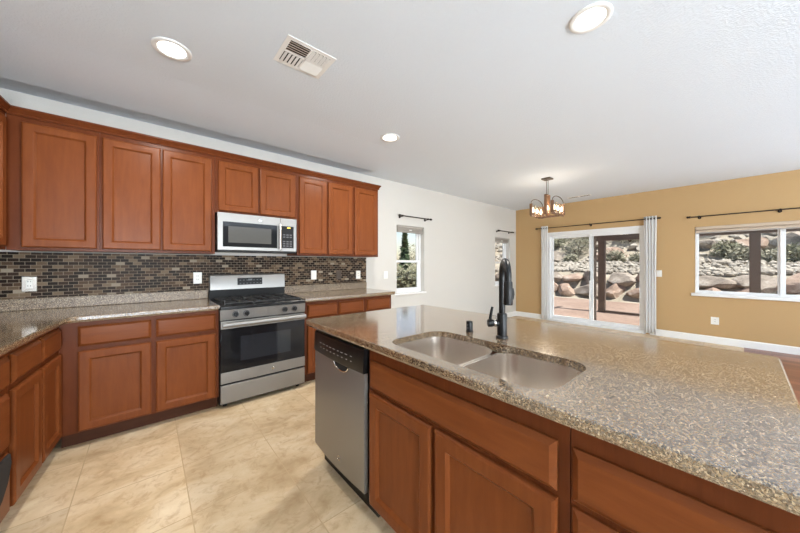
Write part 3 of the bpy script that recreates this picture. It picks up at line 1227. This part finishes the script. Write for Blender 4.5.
b.loops([[(hx + .013 * math.cos(a), MY - .036 + .009 * math.sin(a), z) for a in [2 * math.pi * i / 14 for i in range(14)]] for z in (MZ0 + .03, MZ1 - .07)])
b.build('handle', M['chrome'], dr, smooth=40)
emblem(mm, (MX0 + xd) / 2 + .09, MZ1 - .042, .0003, .014, dr)
b = B()
b.box(xd + .002, MX1, MY, MY + .029, MZ0 + .012, MZ1)
cpm = b.build('control_column', M['steel'], MW, bevel=.004)
b = B()
b.box(xd + .012, MX1 - .035, MY - .0025, MY - .0003, MZ0 + .05, MZ1 - .085)
kp = b.build('keypad', M['panel_black'], cpm, bevel=.001)
b = B()
for i in range(3):
    for j in range(6):
        if j == 3:
            continue
        a = xd + .026 + i * .035
        z = MZ0 + .065 + j * .024
        b = B()
        b.box(a, a + .024, MY - .0032, MY - .0024, z, z + .013)
        b.build('key', M['key'], kp, smooth=0)
b = B()
b.box(xd + .07, xd + .105, MY - .0032, MY - .0024, MZ1 - .108, MZ1 - .096)
b.build('clock', M['display'], kp, smooth=0)
b = B()
b.box(MX0 + .01, MX1 - .01, MY + .006, MY + .029, MZ0 - .002, MZ0 + .011)
b.build('vent_grille', M['black_matte'], MW, bevel=.002)


# ------------------------------------------------------------------ outlets and switches
def cover_plate(name, label, mp, a, z, w, h, kind='outlet', mat='plate', group=None):
    t = thing(name, label, 'outlet' if kind == 'outlet' else 'light switch', mp(a, 0, z - h / 2), group)
    b = B()
    b.loops([rect_loop(mp, a - w / 2, a + w / 2, z - h / 2, z + h / 2, i, d) for i, d in ((0, .0003), (0, .003), (.003, .006))])
    b.build('cover_plate', M[mat], t)
    n = max(1, round(w / .075))
    for q in range(n):
        c = a + (q - (n - 1) / 2) * .046
        b = B()
        b.box(c - .017, c + .017, .006, .008, z - .034, z + .034, mp)
        ins = b.build('rocker' if kind == 'switch' else 'receptacle', M['plate'] if mat != 'brownplate' else M['brownplate'], t, bevel=.001)
        if kind == 'outlet':
            b = B()
            for zz in (-.018, .016):
                b.box(c - .008, c - .005, .008, .0084, z + zz, z + zz + .009, mp).box(c + .005, c + .008, .008, .0084, z + zz, z + zz + .009, mp)
            b.build('slots', M['dark'], ins, smooth=0)
    return t


ms = on_back(YB - .008)
cover_plate('wall_outlet', 'outlet with a bright metal cover plate on the mosaic near the left corner', ms, -.692, 1.114, .078, .118, 'outlet', 'chrome')
cover_plate('wall_outlet', 'white outlet on the mosaic just left of the range', ms, .385, 1.128, .072, .116)
cover_plate('light_switch', 'white switch plate on the mosaic just right of the range', ms, 1.625, 1.128, .072, .116, 'switch')
cover_plate('wall_outlet', 'brown outlet on the mosaic between two white plates', ms, 1.985, 1.118, .072, .116, 'outlet', 'brownplate')
cover_plate('wall_outlet', 'white outlet near the right end of the mosaic', ms, 2.30, 1.115, .072, .116)
cover_plate('light_switch', 'white switch on the white wall between mosaic and window', on_back(YB), 2.81, 1.10, .072, .116, 'switch')
mw_ = lambda a, d, z: (XR - d, a, z)
cover_plate('wall_outlet', 'white outlet low on the ochre wall below the wide window', mw_, .262, .362, .09, .118)
cover_plate('light_switch', 'white switch on the ochre wall right of the sliding door curtain', mw_, .935, 1.10, .072, .116, 'switch')

# ------------------------------------------------------------------ island
mi = on_island(XI)
IG = 'cherry cabinets of the island'
cabinet('sink_cabinet', 'cherry sink cabinet in the island with two doors under a long false drawer front', IG, mi, .284, 1.178, 0, ZU - .001, .48,
        [(.312, .738, .122, .658), (.758, 1.158, .122, .658)], [(.312, 1.158, .676, .808)], top=False)
cabinet('drawer_cabinet', 'cherry island drawer cabinet at the end right of the sink cabinet', IG, mi, -.075, .282, 0, ZU - .001, .48,
        [], [(-.055, .275, .676, .808), (-.055, .275, .41, .658), (-.055, .275, .122, .39)], top=False)
b = B()
b.box(1.305, 1.325, -.075, 1.79, 0, ZU - .001)
tag(b.build('island_back_panel', M['wood_dark'], bevel=.002), 'cherry back panel of the island facing the dining area', 'panel')
b = B()
b.box(.90, 1.303, 1.772, 1.79, 0, ZU - .001)
tag(b.build('island_end_panel', M['wood_dark'], bevel=.002), 'cherry end panel of the island beside the dishwasher', 'panel')

# dishwasher
DY0, DY1 = 1.182, 1.768
DW = thing('dishwasher', 'stainless dishwasher with black control strip at the end of the island', 'dishwasher', (1.05, (DY0 + DY1) / 2, 0))
DY1d = 1.735
b = B()
b.box(.822, 1.29, DY0, DY1, .142, .862)
b.build('tub', M['black_matte'], DW, bevel=.002)
md = lambda a, d, z: (.793 - d, a, z)
# bowed door front
b = B()
ls = []
n = 12
for i in range(n + 1):
    f = i / n
    y = DY0 + .004 + (DY1d - DY0 - .008) * f
    bow = .012 * (1 - (2 * f - 1) ** 2)
    ls.append([(.816, y, .155), (.796 - bow, y, .155), (.793 - bow, y, .165), (.793 - bow, y, .728), (.796 - bow, y, .735), (.816, y, .735)])
b.loops(ls)
dd = b.build('door', M['steel_dw'], DW, smooth=40)
b = B()
ls = []
for i in range(n + 1):
    f = i / n
    y = DY0 + .004 + (DY1d - DY0 - .008) * f
    bow = .012 * (1 - (2 * f - 1) ** 2)
    ls.append([(.816, y, .737), (.790 - bow, y, .737), (.786 - bow, y, .745), (.792 - bow, y, .850), (.798 - bow, y, .856), (.816, y, .856)])
b.loops(ls)
cs = b.build('control_strip', M['black'], DW, smooth=40)
yc = (DY0 + DY1d) / 2
yh = 1.388
b = B()
arc = [(yh - .074 * math.cos(math.pi * i / 12), .7365 - .032 * math.sin(math.pi * i / 12)) for i in range(13)]
b.loops([[(xx, y, z) for y, z in arc] for xx in (.7802, .7835)])
b.build('pocket_shadow', M['dark'], dd, smooth=0)  # flat dark half-disc painting the shade inside the handle scoop
b = B()
b.tube([(.7795, y, z - .002) for y, z in arc], .0045, 8)
b.build('pocket_lip', M['chrome'], dd, smooth=60)
def bow_at(y):
    f = (y - DY0 - .004) / (DY1d - DY0 - .008)
    return .012 * (1 - (2 * f - 1) ** 2)
b = B()
for i in range(9):
    y = DY0 + .10 + i * .042
    xx = .789 - bow_at(y)
    b.box(xx - .0015, xx, y, y + (.022 if i % 3 else .014), .800, .803).box(xx - .003, xx - .001, y, y + .010, .776, .779)
b.build('printed_legend', M['grey'], cs, smooth=0)
emblem(lambda a, d, z: (.793 - bow_at(a) - d, a, z), yc - .05, .225, .0006, .014, dd)
b = B()
b.box(.875, .89, DY0, DY1, 0, .14)
b.build('toe_kick', M['black_matte'], DW, smooth=0)

# ------------------------------------------------------------------ sink
SN = thing('kitchen_sink', 'stainless undermount double bowl sink set into the island', 'sink', ((SK[0] + SK[1]) / 2, (SK[2] + SK[3]) / 2, .66))
ysp = .690
def bowl(y0, y1, name):
    b = B()
    x0, x1 = SK[0] + .001, SK[1] - .001
    r = .085
    ls = []
    def L(i, z, rr):
        return rrect(x0 + i, x1 - i, y0 + i, y1 - i, rr, z, 8)
    ls = [L(0.0, ZU + .014, r), L(.002, ZU + .0135, r), L(.008, ZU - .10, r - .004), L(.012, ZU - .165, r - .006), L(.02, ZU - .185, r - .012), L(.036, ZU - .196, r - .022), L(.06, ZU - .199, r - .035)]
    b.loops(ls, False, True)
    o = b.build(name, M['sink'], SN, smooth=50)
    d = B()
    d.lathe(((x0 + x1) / 2, (y0 + y1) / 2, ZU - .199), (0, 0, 1), [(.045, 0), (.045, .002), (.036, .003), (.03, -.004 + .004), (.004, .0005)], 24)
    d.build('drain', M['chrome'], o)
    return o
bowl(ysp + .010, SK[3] - .001, 'left_bowl')
bowl(SK[2] + .001, ysp - .010, 'right_bowl')
b = B()
b.box(SK[0] + .01, SK[1] - .01, ysp - .0125, ysp + .0125, ZU - .006, ZU + .006)
b.build('divider', M['sink'], SN, bevel=.004)

# faucet
FX, FY = 1.297, .75
F = thing('kitchen_faucet', 'matte black pull-down gooseneck faucet behind the sink', 'faucet', (FX, FY, ZT))
b = B()
b.lathe((FX, FY, ZT + .0003), (0, 0, 1), [(.029, 0), (.029, .008), (.026, .012), (.0235, .013), (.0235, .112), (.021, .118), (.0165, .120)], 24)
b.build('body', M['black_matte'], F, smooth=40)
dirv = Vector((-.115, -.095, 0))
rad = dirv.length / 2
dn = dirv.normalized()
pts = [Vector((FX, FY, 1.03)), Vector((FX, FY, 1.12))]
for i in range(0, 19):
    a = math.pi * i / 18
    pts.append(Vector((FX, FY, 1.208)) + dn * (rad - rad * math.cos(a)) + Vector((0, 0, rad * math.sin(a))))
pts.append(Vector((FX, FY, 1.185)) + dirv)
b = B()
b.tube(pts, .0148, 14)
b.build('gooseneck', M['black_matte'], F, smooth=60)
tip = Vector((FX, FY, 0)) + dirv
b = B()
b.lathe(tip + Vector((0, 0, 1.195)), (0, 0, -1), [(.0155, 0), (.0185, .004), (.019, .05), (.020, .095), (.019, .102), (.012, .103)], 20)
sp = b.build('spray_head', M['black_matte'], F, smooth=40)
b = B()
side = Vector((dn.y, -dn.x, 0))
if side.dot(Vector((.7576, -.6528, 0))) < 0:
    side = -side
q = tip + side * .017
b.tube([q + Vector((0, 0, 1.165)), q + side * .004 + Vector((0, 0, 1.14)), q + Vector((0, 0, 1.118))], .006, 8)
b.build('spray_button', M['black_matte'], sp)
hd = Vector((-.62, .60, 0)).normalized()
c = Vector((FX, FY, .985))
b = B()
b.lathe(c + hd * .015, hd, [(.0165, 0), (.0165, .032), (.0195, .033), (.0195, .050), (.015, .054)], 20)
hn = b.build('handle_hub', M['black_matte'], F, smooth=40)
b = B()
b.tube([c + hd * .052, c + hd * .056 + Vector((0, 0, .025)), c + hd * .050 + Vector((0, 0, .058)), c + hd * .046 + Vector((0, 0, .078))], [.007, .0075, .0065, .006], 10)
b.build('lever', M['black_matte'], hn)
b = B()
b.lathe(c + hd * .03, hd, [(.0168, 0), (.0172, .001), (.0172, .010), (.0168, .011)], 20)
b.build('hub_ring', M['chrome'], hn)

AG = thing('air_gap', 'small black air gap cap on the countertop left of the faucet', 'air gap', (1.285, .93, ZT))
b = B()
b.lathe((1.285, .93, ZT + .0003), (0, 0, 1), [(.020, 0), (.020, .004), (.0172, .005), (.0172, .050), (.0155, .055), (.008, .057)], 22)
cpx = b.build('cap', M['black_matte'], AG, smooth=40)
b = B()
for z in (.018, .034):
    b.box(1.285 - .0155 - .004, 1.285 - .0155 + .003, .930 - .004, .930 + .004, ZT + z, ZT + z + .007)
b.build('vent_slots', M['key'], cpx, smooth=0)


# ------------------------------------------------------------------ ceiling fittings
def can(x, y, label):
    t = thing('recessed_light', label, 'ceiling light', (x, y, ZC), 'recessed ceiling lights')
    b = B()
    b.lathe((x, y, ZC - .0004), (0, 0, -1), [(.066, .0), (.100, 0), (.100, .004), (.094, .008), (.080, .007), (.070, .003)], 36, False, False)
    b.build('trim_ring', M['white'], t, smooth=50)
    b = B()
    b.lathe((x, y, ZC - .001), (0, 0, -1), [(.0705, .004), (.062, .001), (.052, .0008), (.001, .0008)], 36, False, False)
    b.build('lens', M['lens'], t)
    light('recessed_lamp', 'AREA', (x, y, ZC - .012), 17, (0, 0, -1), shape='DISK', size=.13, color=(1, .95, .88))


can(.114, 2.271, 'recessed ceiling light above the wall cabinets, left of the vent')
can(1.795, .523, 'recessed ceiling light above the island, nearest the camera')
can(1.909, 2.375, 'recessed ceiling light above the counter right of the range')

V = thing('ceiling_vent', 'square white four-way air vent in the kitchen ceiling', 'vent', (.765, 1.82, ZC))
vx0, vx1, vy0, vy1 = .61, .918, 1.688, 1.955
b = B()
f = .028
for x0, x1, y0, y1 in ((vx0, vx0 + f, vy0, vy1), (vx1 - f, vx1, vy0, vy1), (vx0 + f, vx1 - f, vy0, vy0 + f), (vx0 + f, vx1 - f, vy1 - f, vy1)):
    b.box(x0, x1, y0, y1, ZC - .0035, ZC - .0005)
b.box(.765 - .006, .765 + .006, vy0 + f, vy1 - f, ZC - .006, ZC - .001).box(vx0 + f, vx1 - f, 1.8215 - .006, 1.8215 + .006, ZC - .006, ZC - .001)
b.build('frame', M['white'], V, smooth=0)
b = B()
b.box(vx0 + .01, vx1 - .01, vy0 + .01, vy1 - .01, ZC - .0022, ZC - .0006)
b.build('duct_shadow', M['dark'], V, smooth=0)  # dark sheet in place of the shade behind the louvers
qs = ((vx0 + f, .759, vy0 + f, 1.8155, 'x', -1), (.771, vx1 - f, vy0 + f, 1.8155, 'y', 1), (vx0 + f, .759, 1.8275, vy1 - f, 'y', -1), (.771, vx1 - f, 1.8275, vy1 - f, 'x', 1))
for x0, x1, y0, y1, ax, s in qs:
    b = B()
    for i in range(5):
        if ax == 'x':
            w = (y1 - y0) / 5
            y = y0 + (i + .5) * w
            h = w * .40
            b.loops([[(x, y - h, ZC - (.003 if s > 0 else .0085)), (x, y + h, ZC - (.0085 if s > 0 else .003)), (x, y + h + .001, ZC - (.0075 if s > 0 else .0025))] for x in (x0, x1)])
        else:
            w = (x1 - x0) / 5
            x = x0 + (i + .5) * w
            h = w * .40
            b.loops([[(x - h, y, ZC - (.003 if s > 0 else .0085)), (x + h, y, ZC - (.0085 if s > 0 else .003)), (x + h + .001, y, ZC - (.0075 if s > 0 else .0025))] for y in (y0, y1)])
    b.build('louvers', M['white'], V, smooth=0)

V = thing('ceiling_register', 'narrow slotted air register in the ceiling near the ochre wall', 'vent', (6.35, 2.03, ZC))
b = B()
b.box(6.30, 6.40, 1.84, 2.24, ZC - .008, ZC - .0004)
b.build('frame', M['white'], V, bevel=.002)
for y0, y1 in ((1.86, 2.02), (2.06, 2.22)):
    b = B()
    for i in range(3):
        b.box(6.315 + i * .026, 6.330 + i * .026, y0, y1, ZC - .0088, ZC - .0078)
    b.build('slots', M['key'], V, smooth=0)

# chandelier
HX, HY = 4.645, 1.93
H = thing('chandelier', 'rectangular wood and metal chandelier with glass-shaded candle bulbs hanging over the dining area', 'chandelier', (HX, HY, ZC))
b = B()
b.box(HX - .065, HX + .065, HY - .065, HY + .065, ZC - .022, ZC - .0005)
b.build('canopy', M['bronze'], H, bevel=.004)
for dx in (-.028, .028):
    b = B()
    b.cyl((HX + dx, HY, 2.33), (HX + dx, HY, ZC - .022), .005, n=8)
    b.build('rod', M['bronze'], H)
b = B()
for dx in (-.055, .055):
    b.box(HX + dx - .011, HX + dx + .011, HY - .02, HY + .02, 2.03, 2.33)
b.box(HX - .066, HX + .066, HY - .02, HY + .02, 2.318, 2.332)
b.build('center_frame', M['amber'], H, bevel=.002)
zb = 1.985
BY, BL = .155, .205
b = B()
for dy in (-.05, .05):
    b.box(HX - .05, HX + .05, HY + dy - .006, HY + dy + .006, zb, zb + .02)
b.box(HX - .055, HX - .035, HY - BY, HY + BY, zb, zb + .016).box(HX + .035, HX + .055, HY - BY, HY + BY, zb, zb + .016)
b.build('cross_bars', M['amber'], H, bevel=.002)
b = B()
b.box(HX - .012, HX + .012, HY - .02, HY + .02, zb + .016, 2.05)
b.build('center_stem', M['amber'], H, bevel=.002)


def candle(x, y, z):
    b = B()
    b.lathe((x, y, z), (0, 0, 1), [(.016, 0), (.022, .004), (.022, .008), (.012, .010), (.012, .045)], 14)
    s = b.build('socket', M['amber'], H, smooth=40)
    b = B()
    b.lathe((x, y, z + .045), (0, 0, 1), [(.008, 0), (.017, .02), (.019, .035), (.013, .06), (.004, .08)], 14)
    b.build('bulb', M['bulb'], s, smooth=60)
    b = B()
    b.lathe((x, y, z + .009), (0, 0, 1), [(.031, 0), (.034, .002), (.034, .15), (.0325, .15), (.0325, .003), (.0305, .003)], 20, False, False)
    b.build('glass_shade', M['clear'], s, smooth=40)


for s in (-1, 1):
    yy = HY + s * BY
    b = B()
    b.box(HX - BL, HX + BL, yy - .012, yy + .012, zb + .016, zb + .034)
    b.build('side_bar', M['amber'], H, bevel=.002)
    for q in (-1, 1):
        b = B()
        b.box(HX + q * BL - .008, HX + q * BL + .008, yy - .02, yy + .02, zb + .034, zb + .21)
        b.build('end_post', M['amber'], H, bevel=.002)
    b = B()
    pa = []
    for i in range(17):
        a = math.pi * i / 16
        pa.append((HX - BL * math.cos(a), yy, zb + .21 + .085 * math.sin(a)))
    b.tube(pa, .006, 8)
    b.build('arch', M['bronze'], H, smooth=60)
    for q in (-.135, 0, .135):
        candle(HX + q, yy, zb + .034)
candle(HX, HY, 2.05)
light('chandelier_lamp', 'POINT', (HX, HY, 2.12), 7, color=(1, .86, .68), shadow_soft_size=.12)

# ------------------------------------------------------------------ outdoors
b = B()
b.box(XR + WT, 12.3, -6, 11, -.25, -.04)
struct('patio', b, M['concrete'], 'pale pink concrete patio outside the sliding door')


def hill_z(x, y):
    pts_ = [(11.5, -.06), (12.9, -.04), (13.3, .55), (14.2, .92), (15.8, 1.20), (17.6, 1.36), (18.2, 1.6), (20, 2.5), (24, 4.6), (30, 7.0), (45, 9)]
    z = pts_[-1][1]
    for (a, za), (c, zc) in zip(pts_, pts_[1:]):
        if x <= c:
            z = za + (zc - za) * max(0, (x - a)) / (c - a)
            break
    return z + .10 * noise.noise((x * .7, y * .7, 0)) * min(1, max(0, x - 12.3)) + .05 * noise.noise((x * 2.5, y * 2.5, 3)) * min(1, max(0, x - 12.3))


b = B()
xs = [11.9 + .28 * i for i in range(40)] + [23.3 + 1.2 * i for i in range(18)]
ys = [-12 + .42 * i for i in range(60)]
b.add([(x, y, hill_z(x, y)) for x in xs for y in ys], [(i * len(ys) + j, (i + 1) * len(ys) + j, (i + 1) * len(ys) + j + 1, i * len(ys) + j + 1) for i in range(len(xs) - 1) for j in range(len(ys) - 1)])
struct('hillside', b, M['dirt'], 'dry hillside rising behind the patio', ).data.shade_smooth()


def rock_bm(rx, ry, rz, seed, sub=3):
    bm = bmesh.new()
    bmesh.ops.create_icosphere(bm, subdivisions=sub, radius=1)
    o = Vector((seed * 3.7, seed * 1.3, seed * 7.1))
    rnd = random.Random(seed)
    planes = [(Vector((rnd.uniform(-1, 1), rnd.uniform(-1, 1), rnd.uniform(-1, 1))).normalized(), rnd.uniform(.5, .8)) for _ in range(14)]
    for v in bm.verts:
        p = v.co.copy()
        for n, d in planes:
            k = p.dot(n)
            if k > d:
                p -= n * (k - d)
        p *= 1.18 + .16 * noise.noise(p * 1.5 + o) + .07 * noise.noise(p * 4 + o)
        v.co = (p.x * rx, p.y * ry, p.z * rz)
    return bm


def rock(b, c, rx, ry, rz, seed, rot, sub=3):
    bm = rock_bm(rx, ry, rz, seed, sub)
    ca, sa = math.cos(rot), math.sin(rot)
    bm.verts.index_update()
    b.add([(c[0] + v.co.x * ca - v.co.y * sa, c[1] + v.co.x * sa + v.co.y * ca, c[2] + v.co.z) for v in bm.verts], [tuple(v.index for v in f.verts) for f in bm.faces])
    bm.free()


def where(p):
    """which pane of glass shows this point from the kitchen, and how far across"""
    if p[0] <= XR:
        return None
    k = XR / p[0]
    y, z = p[1] * k, CAM_H + (p[2] - CAM_H) * k
    if not (.0 < z < 2.0):
        return None
    for nm, a, c in (("the sliding door's left pane", 1.97, 2.72), ("the sliding door's right pane", 1.17, 1.93), ("the wide window's left pane", -.33, .46), ("the wide window's right pane", -.56, -.38)):
        if a < y < c:
            return nm, y
    return None


ORD = ['first', 'second', 'third', 'fourth', 'fifth', 'sixth', 'seventh', 'eighth', 'ninth', 'tenth', 'eleventh', 'twelfth']


def label_row(items, phrase, hidden, group, cat):
    """items: (object, centre)"""
    by = {}
    for o, c in items:
        w = where(c)
        by.setdefault(w[0] if w else None, []).append((-(w[1] if w else 0), o))
    for pane, l in by.items():
        l.sort(key=lambda q: q[0])
        for i, (_, o) in enumerate(l):
            if pane is None:
                tag(o, hidden, cat, group)
            elif len(l) == 1:
                tag(o, phrase + ', the only one in ' + pane, cat, group)
            else:
                tag(o, phrase + ', ' + ORD[min(i, 11)] + ' from left in ' + pane, cat, group)


def at_px(u, X):
    tt = (u - 400) / FPX
    fx, fy = math.cos(TH) + tt * math.sin(TH), math.sin(TH) - tt * math.cos(TH)
    return X * fy / fx
SHRUBS = ((557, 19.6, .6, 'green shrub at far left in the sliding door', 'leaf_green'), (577, 18.6, .9, 'big round sage shrub high in the sliding door left pane', 'leaf_grey'),
                        (590, 20.2, .8, 'dark green shrub just left of the sliding door meeting stile', 'leaf_green'), (614, 17.0, .50, 'low sage shrub in the sliding door right pane', 'leaf_grey'),
                        (630, 20.0, .9, 'green shrub near the top of the sliding door right pane', 'leaf_green'), (637, 16.9, .36, 'small sage shrub at the right edge of the sliding door', 'leaf_grey'),
                        (726, 18.1, .5, 'green leafy shrub left in the wide window', 'leaf_green'), (743, 16.9, .48, 'pale sage shrub left of the post in the wide window', 'leaf_grey'),
                        (770, 17.0, .42, 'low sage shrub right of the post in the wide window', 'leaf_grey'), (796, 17.2, .55, 'green shrub in the wide window right pane', 'leaf_green'),
                        (566, 20.8, .8, 'round sage shrub left of the big one in the sliding door', 'leaf_grey'), (571, 17.2, .4, 'small sage shrub low in the sliding door left pane', 'leaf_grey'),
                        (715, 20.5, .7, 'shrub high on the slope above the left boulder in the wide window', 'leaf_green'), (780, 21.0, .9, 'shrub high behind the wide window mullion', 'leaf_grey'))
SPOTS = [(X, at_px(u, X), r) for u, X, r, _, _ in SHRUBS]


def clear_of_shrubs(x, y, w):
    return all(math.hypot(x - a, y - c) > r * .8 + w * .45 for a, c, r in SPOTS)


rnd = random.Random(11)
low, mid_, up, far = [], [], [], []
y = -1.6
i = 0
while y < 7.6:
    w = rnd.uniform(.40, .62)
    b = B()
    c = (13.05 + rnd.uniform(-.08, .08), y + w * .9, .20)
    rock(b, c, .42, w, .34, 20 + i, rnd.uniform(-.2, .2))
    low.append((b.build('boulder', M['rock_pink'] if i % 3 else M['rock_grey'], smooth=22, loc=c), c))
    y += w * 1.75
    i += 1
y = -1.9
while y < 7.6:
    w = rnd.uniform(.36, .66)
    h = rnd.uniform(.22, .36)
    b = B()
    c = (13.45 + rnd.uniform(-.08, .1), y + w * .9, .46 + h * .8)
    rock(b, c, .45, w, h, 60 + i, rnd.uniform(-.3, .3))
    mid_.append((b.build('boulder', M['rock_grey'] if i % 3 else M['rock_pink'], smooth=22, loc=c), c))
    y += w * 1.8
    i += 1
y = -2.4
while y < 11:
    w = rnd.uniform(.32, .85)
    h = w * rnd.uniform(.55, .75)
    x = 18.0 + rnd.uniform(-.4, 1.4)
    b = B()
    c = (x, y + w, hill_z(x, y) + h * .45)
    rock(b, c, w * .8, w, h, 100 + i, rnd.uniform(-.5, .5))
    if not clear_of_shrubs(x, y + w, w):
        y += w * .6
        continue
    up.append((b.build('boulder', M['rock_grey'] if i % 2 else M['rock_pink'], smooth=22, loc=c), c))
    y += w * 1.9 + rnd.uniform(.0, .3)
    i += 1
y = -2.6
while y < 11.6:
    w = rnd.uniform(.4, .9)
    h = w * rnd.uniform(.5, .7)
    x = 21.4 + rnd.uniform(-.5, .8)
    b = B()
    c = (x, y + w, hill_z(x, y) + h * .4)
    rock(b, c, w * .8, w, h, 150 + i, rnd.uniform(-.5, .5))
    if not clear_of_shrubs(x, y + w, w):
        y += w * .6
        continue
    far.append((b.build('boulder', M['rock_grey'] if i % 2 else M['rock_pink'], smooth=22, loc=c), c))
    y += w * 1.9 + rnd.uniform(.2, 1.1)
    i += 1
label_row(far, 'boulder in the highest row', 'boulder in the highest row screened by the ochre wall', 'boulders high on the hillside', 'boulder')
label_row(low, 'boulder in the bottom course', 'boulder in the bottom course screened by the ochre wall', 'boulders in the bottom course of the retaining wall', 'boulder')
label_row(mid_, 'boulder in the top course', 'boulder in the top course screened by the ochre wall', 'boulders in the top course of the retaining wall', 'boulder')
label_row(up, 'hillside boulder above the gravel', 'hillside boulder above the gravel screened by the ochre wall', 'boulders up on the hillside', 'boulder')

b = B()
for i in range(1500):
    x = 14.1 + rnd.random() ** 1.2 * 2.6
    y = rnd.uniform(-2.2, 8.5)
    s = rnd.uniform(.05, .14)
    rock(b, (x, y, hill_z(x, y) + s * .4), s, s * rnd.uniform(.8, 1.4), s * .75, i % 40, rnd.uniform(0, 3), 1)
tag(b.build('riprap', M['gravel'], smooth=0), 'slope of broken grey stones above the boulder wall', 'gravel', kind='stuff')


b = B()
for i in range(1300):
    x = 17.3 + rnd.random() ** 1.3 * 9
    y = rnd.uniform(-3.5, 12.5)
    s = rnd.uniform(.06, .15) * (1 + 1.2 * rnd.random() ** 4) * (1 + (x - 17) * .05)
    if not clear_of_shrubs(x, y, s):
        continue
    rock(b, (x, y, hill_z(x, y) + s * .25), s, s * rnd.uniform(.8, 1.5), s * .7, i % 40, rnd.uniform(0, 3), 1)
tag(b.build('hillside_stones', M['gravel'], smooth=0), 'loose stones scattered over the upper hillside', 'stones', kind='stuff')


def leaves(b, c, r, n, size, rnd, sc=(1, 1, 1), shell=.55):
    for _ in range(n):
        d = Vector((rnd.gauss(0, 1), rnd.gauss(0, 1), rnd.gauss(0, 1))).normalized()
        rr = r * (shell + (1 - shell) * rnd.random())
        p = Vector(c) + Vector((d.x * sc[0], d.y * sc[1], d.z * sc[2])) * rr
        u = Vector((rnd.gauss(0, 1), rnd.gauss(0, 1), rnd.gauss(0, 1) + .5)).normalized()
        v = u.orthogonal().normalized()
        s = size * rnd.uniform(.6, 1.3)
        b.add([p - u * s, p + v * s * .35, p + u * s, p - v * s * .35], [(0, 1, 2, 3)])


def shrub(c, r, label, mat, n=700, size=.07, h=.8):
    t = thing('shrub', label, 'shrub', c, 'shrubs on the hillside')
    b = B()
    for k in range(5):
        a = 2 * math.pi * k / 5
        b.tube([c, (c[0] + r * .3 * math.cos(a), c[1] + r * .3 * math.sin(a), c[2] + r * h * .6), (c[0] + r * .6 * math.cos(a), c[1] + r * .6 * math.sin(a), c[2] + r * h * 1.1)], [.03, .02, .01], 6)
    b.build('stems', M['bark'], t)
    b = B()
    leaves(b, (c[0], c[1], c[2] + r * h * .75), r, n, size, rnd, (1, 1, h), .35)
    b.build('foliage', mat, t, smooth=0)


for u, X, r, lb, mt in SHRUBS:
    yy = at_px(u, X)
    shrub((X, yy, hill_z(X, yy) - .03), r, lb, M[mt], int(900 * r + 300), .075, .8)

# patio cover: posts, beam and bottom rail
PX = 9.44
P = thing('patio_cover', 'brown timber patio cover with square posts outside the glass', 'pergola', (PX, 1.2, -.04))
for yy in (2.47, -.20, -3.2):
    b = B()
    b.box(PX - .075, PX + .075, yy - .075, yy + .075, -.04, 1.9)
    b.box(PX - .085, PX + .085, yy - .085, yy + .085, -.04, .02)
    b.build('post', M['post'], P, bevel=.006)
b = B()
b.box(PX - .06, PX + .06, -4.0, 2.6, 1.9, 2.14)
b.build('beam', M['post'], P, bevel=.004)
b = B()
b.box(PX - .03, PX + .03, -.12, 2.39, -.04, .015)
b.build('bottom_rail', M['post'], P, bevel=.004)
for yy in (2.47, -.2, -3.2):
    b = B()
    b.box(XR + WT, PX + .4, yy - .03, yy + .03, 2.142, 2.26)
    b.build('rafter', M['post'], P, bevel=.003)

# garden behind the narrow windows
b = B()
b.box(-6, XR + WT, YB + WT, 30, -.3, -.1)
struct('side_yard', b, M['dirt'], 'bare side yard outside the narrow windows')


def conifer(c, h, label):
    t = thing('conifer_tree', label, 'tree', c)
    b = B()
    b.cyl(c, (c[0], c[1], c[2] + h * .95), .09, .02, 8)
    b.build('trunk', M['bark'], t)
    b = B()
    for k in range(30):
        f = k / 29
        leaves(b, (c[0], c[1], c[2] + h * (.12 + .86 * f)), h * .02 + h * .13 * (1 - f) * (.8 + .4 * rnd.random()), 150, .09, rnd, (1, 1, .5), .2)
    b.build('foliage', M['leaf_dark'], t, smooth=0)


conifer((7.4, 8.3, -.1), 2.6, 'dark pointed conifer seen in the narrow window nearest the cabinets')
for x, y, r, hh, mt, lb in ((9.6, 10.1, 1.0, 1.55, 'leaf_grey', 'olive bush right of the conifer outside the narrow window'), (6.0, 6.5, .6, .9, 'leaf_green', 'low green bush below the conifer outside the narrow window'),
                            (8.5, 8.35, .75, .9, 'leaf_green', 'low bush beside the conifer outside the narrow window')):
    t = thing('garden_bush', lb, 'bush', (x, y, -.1), 'bushes in the side yard')
    b = B()
    for k in range(6):
        a = k * 1.05
        b.tube([(x, y, -.1), (x + .3 * r * math.cos(a), y + .3 * r * math.sin(a), .6 * hh), (x + .6 * r * math.cos(a), y + .6 * r * math.sin(a), 1.1 * hh)], [.03, .02, .01], 6)
    b.build('stems', M['bark'], t)
    b = B()
    leaves(b, (x, y, .75 * hh), r, 1800, .085, rnd, (1, 1, hh / r * .7), .2)
    b.build('foliage', M[mt], t, smooth=0)
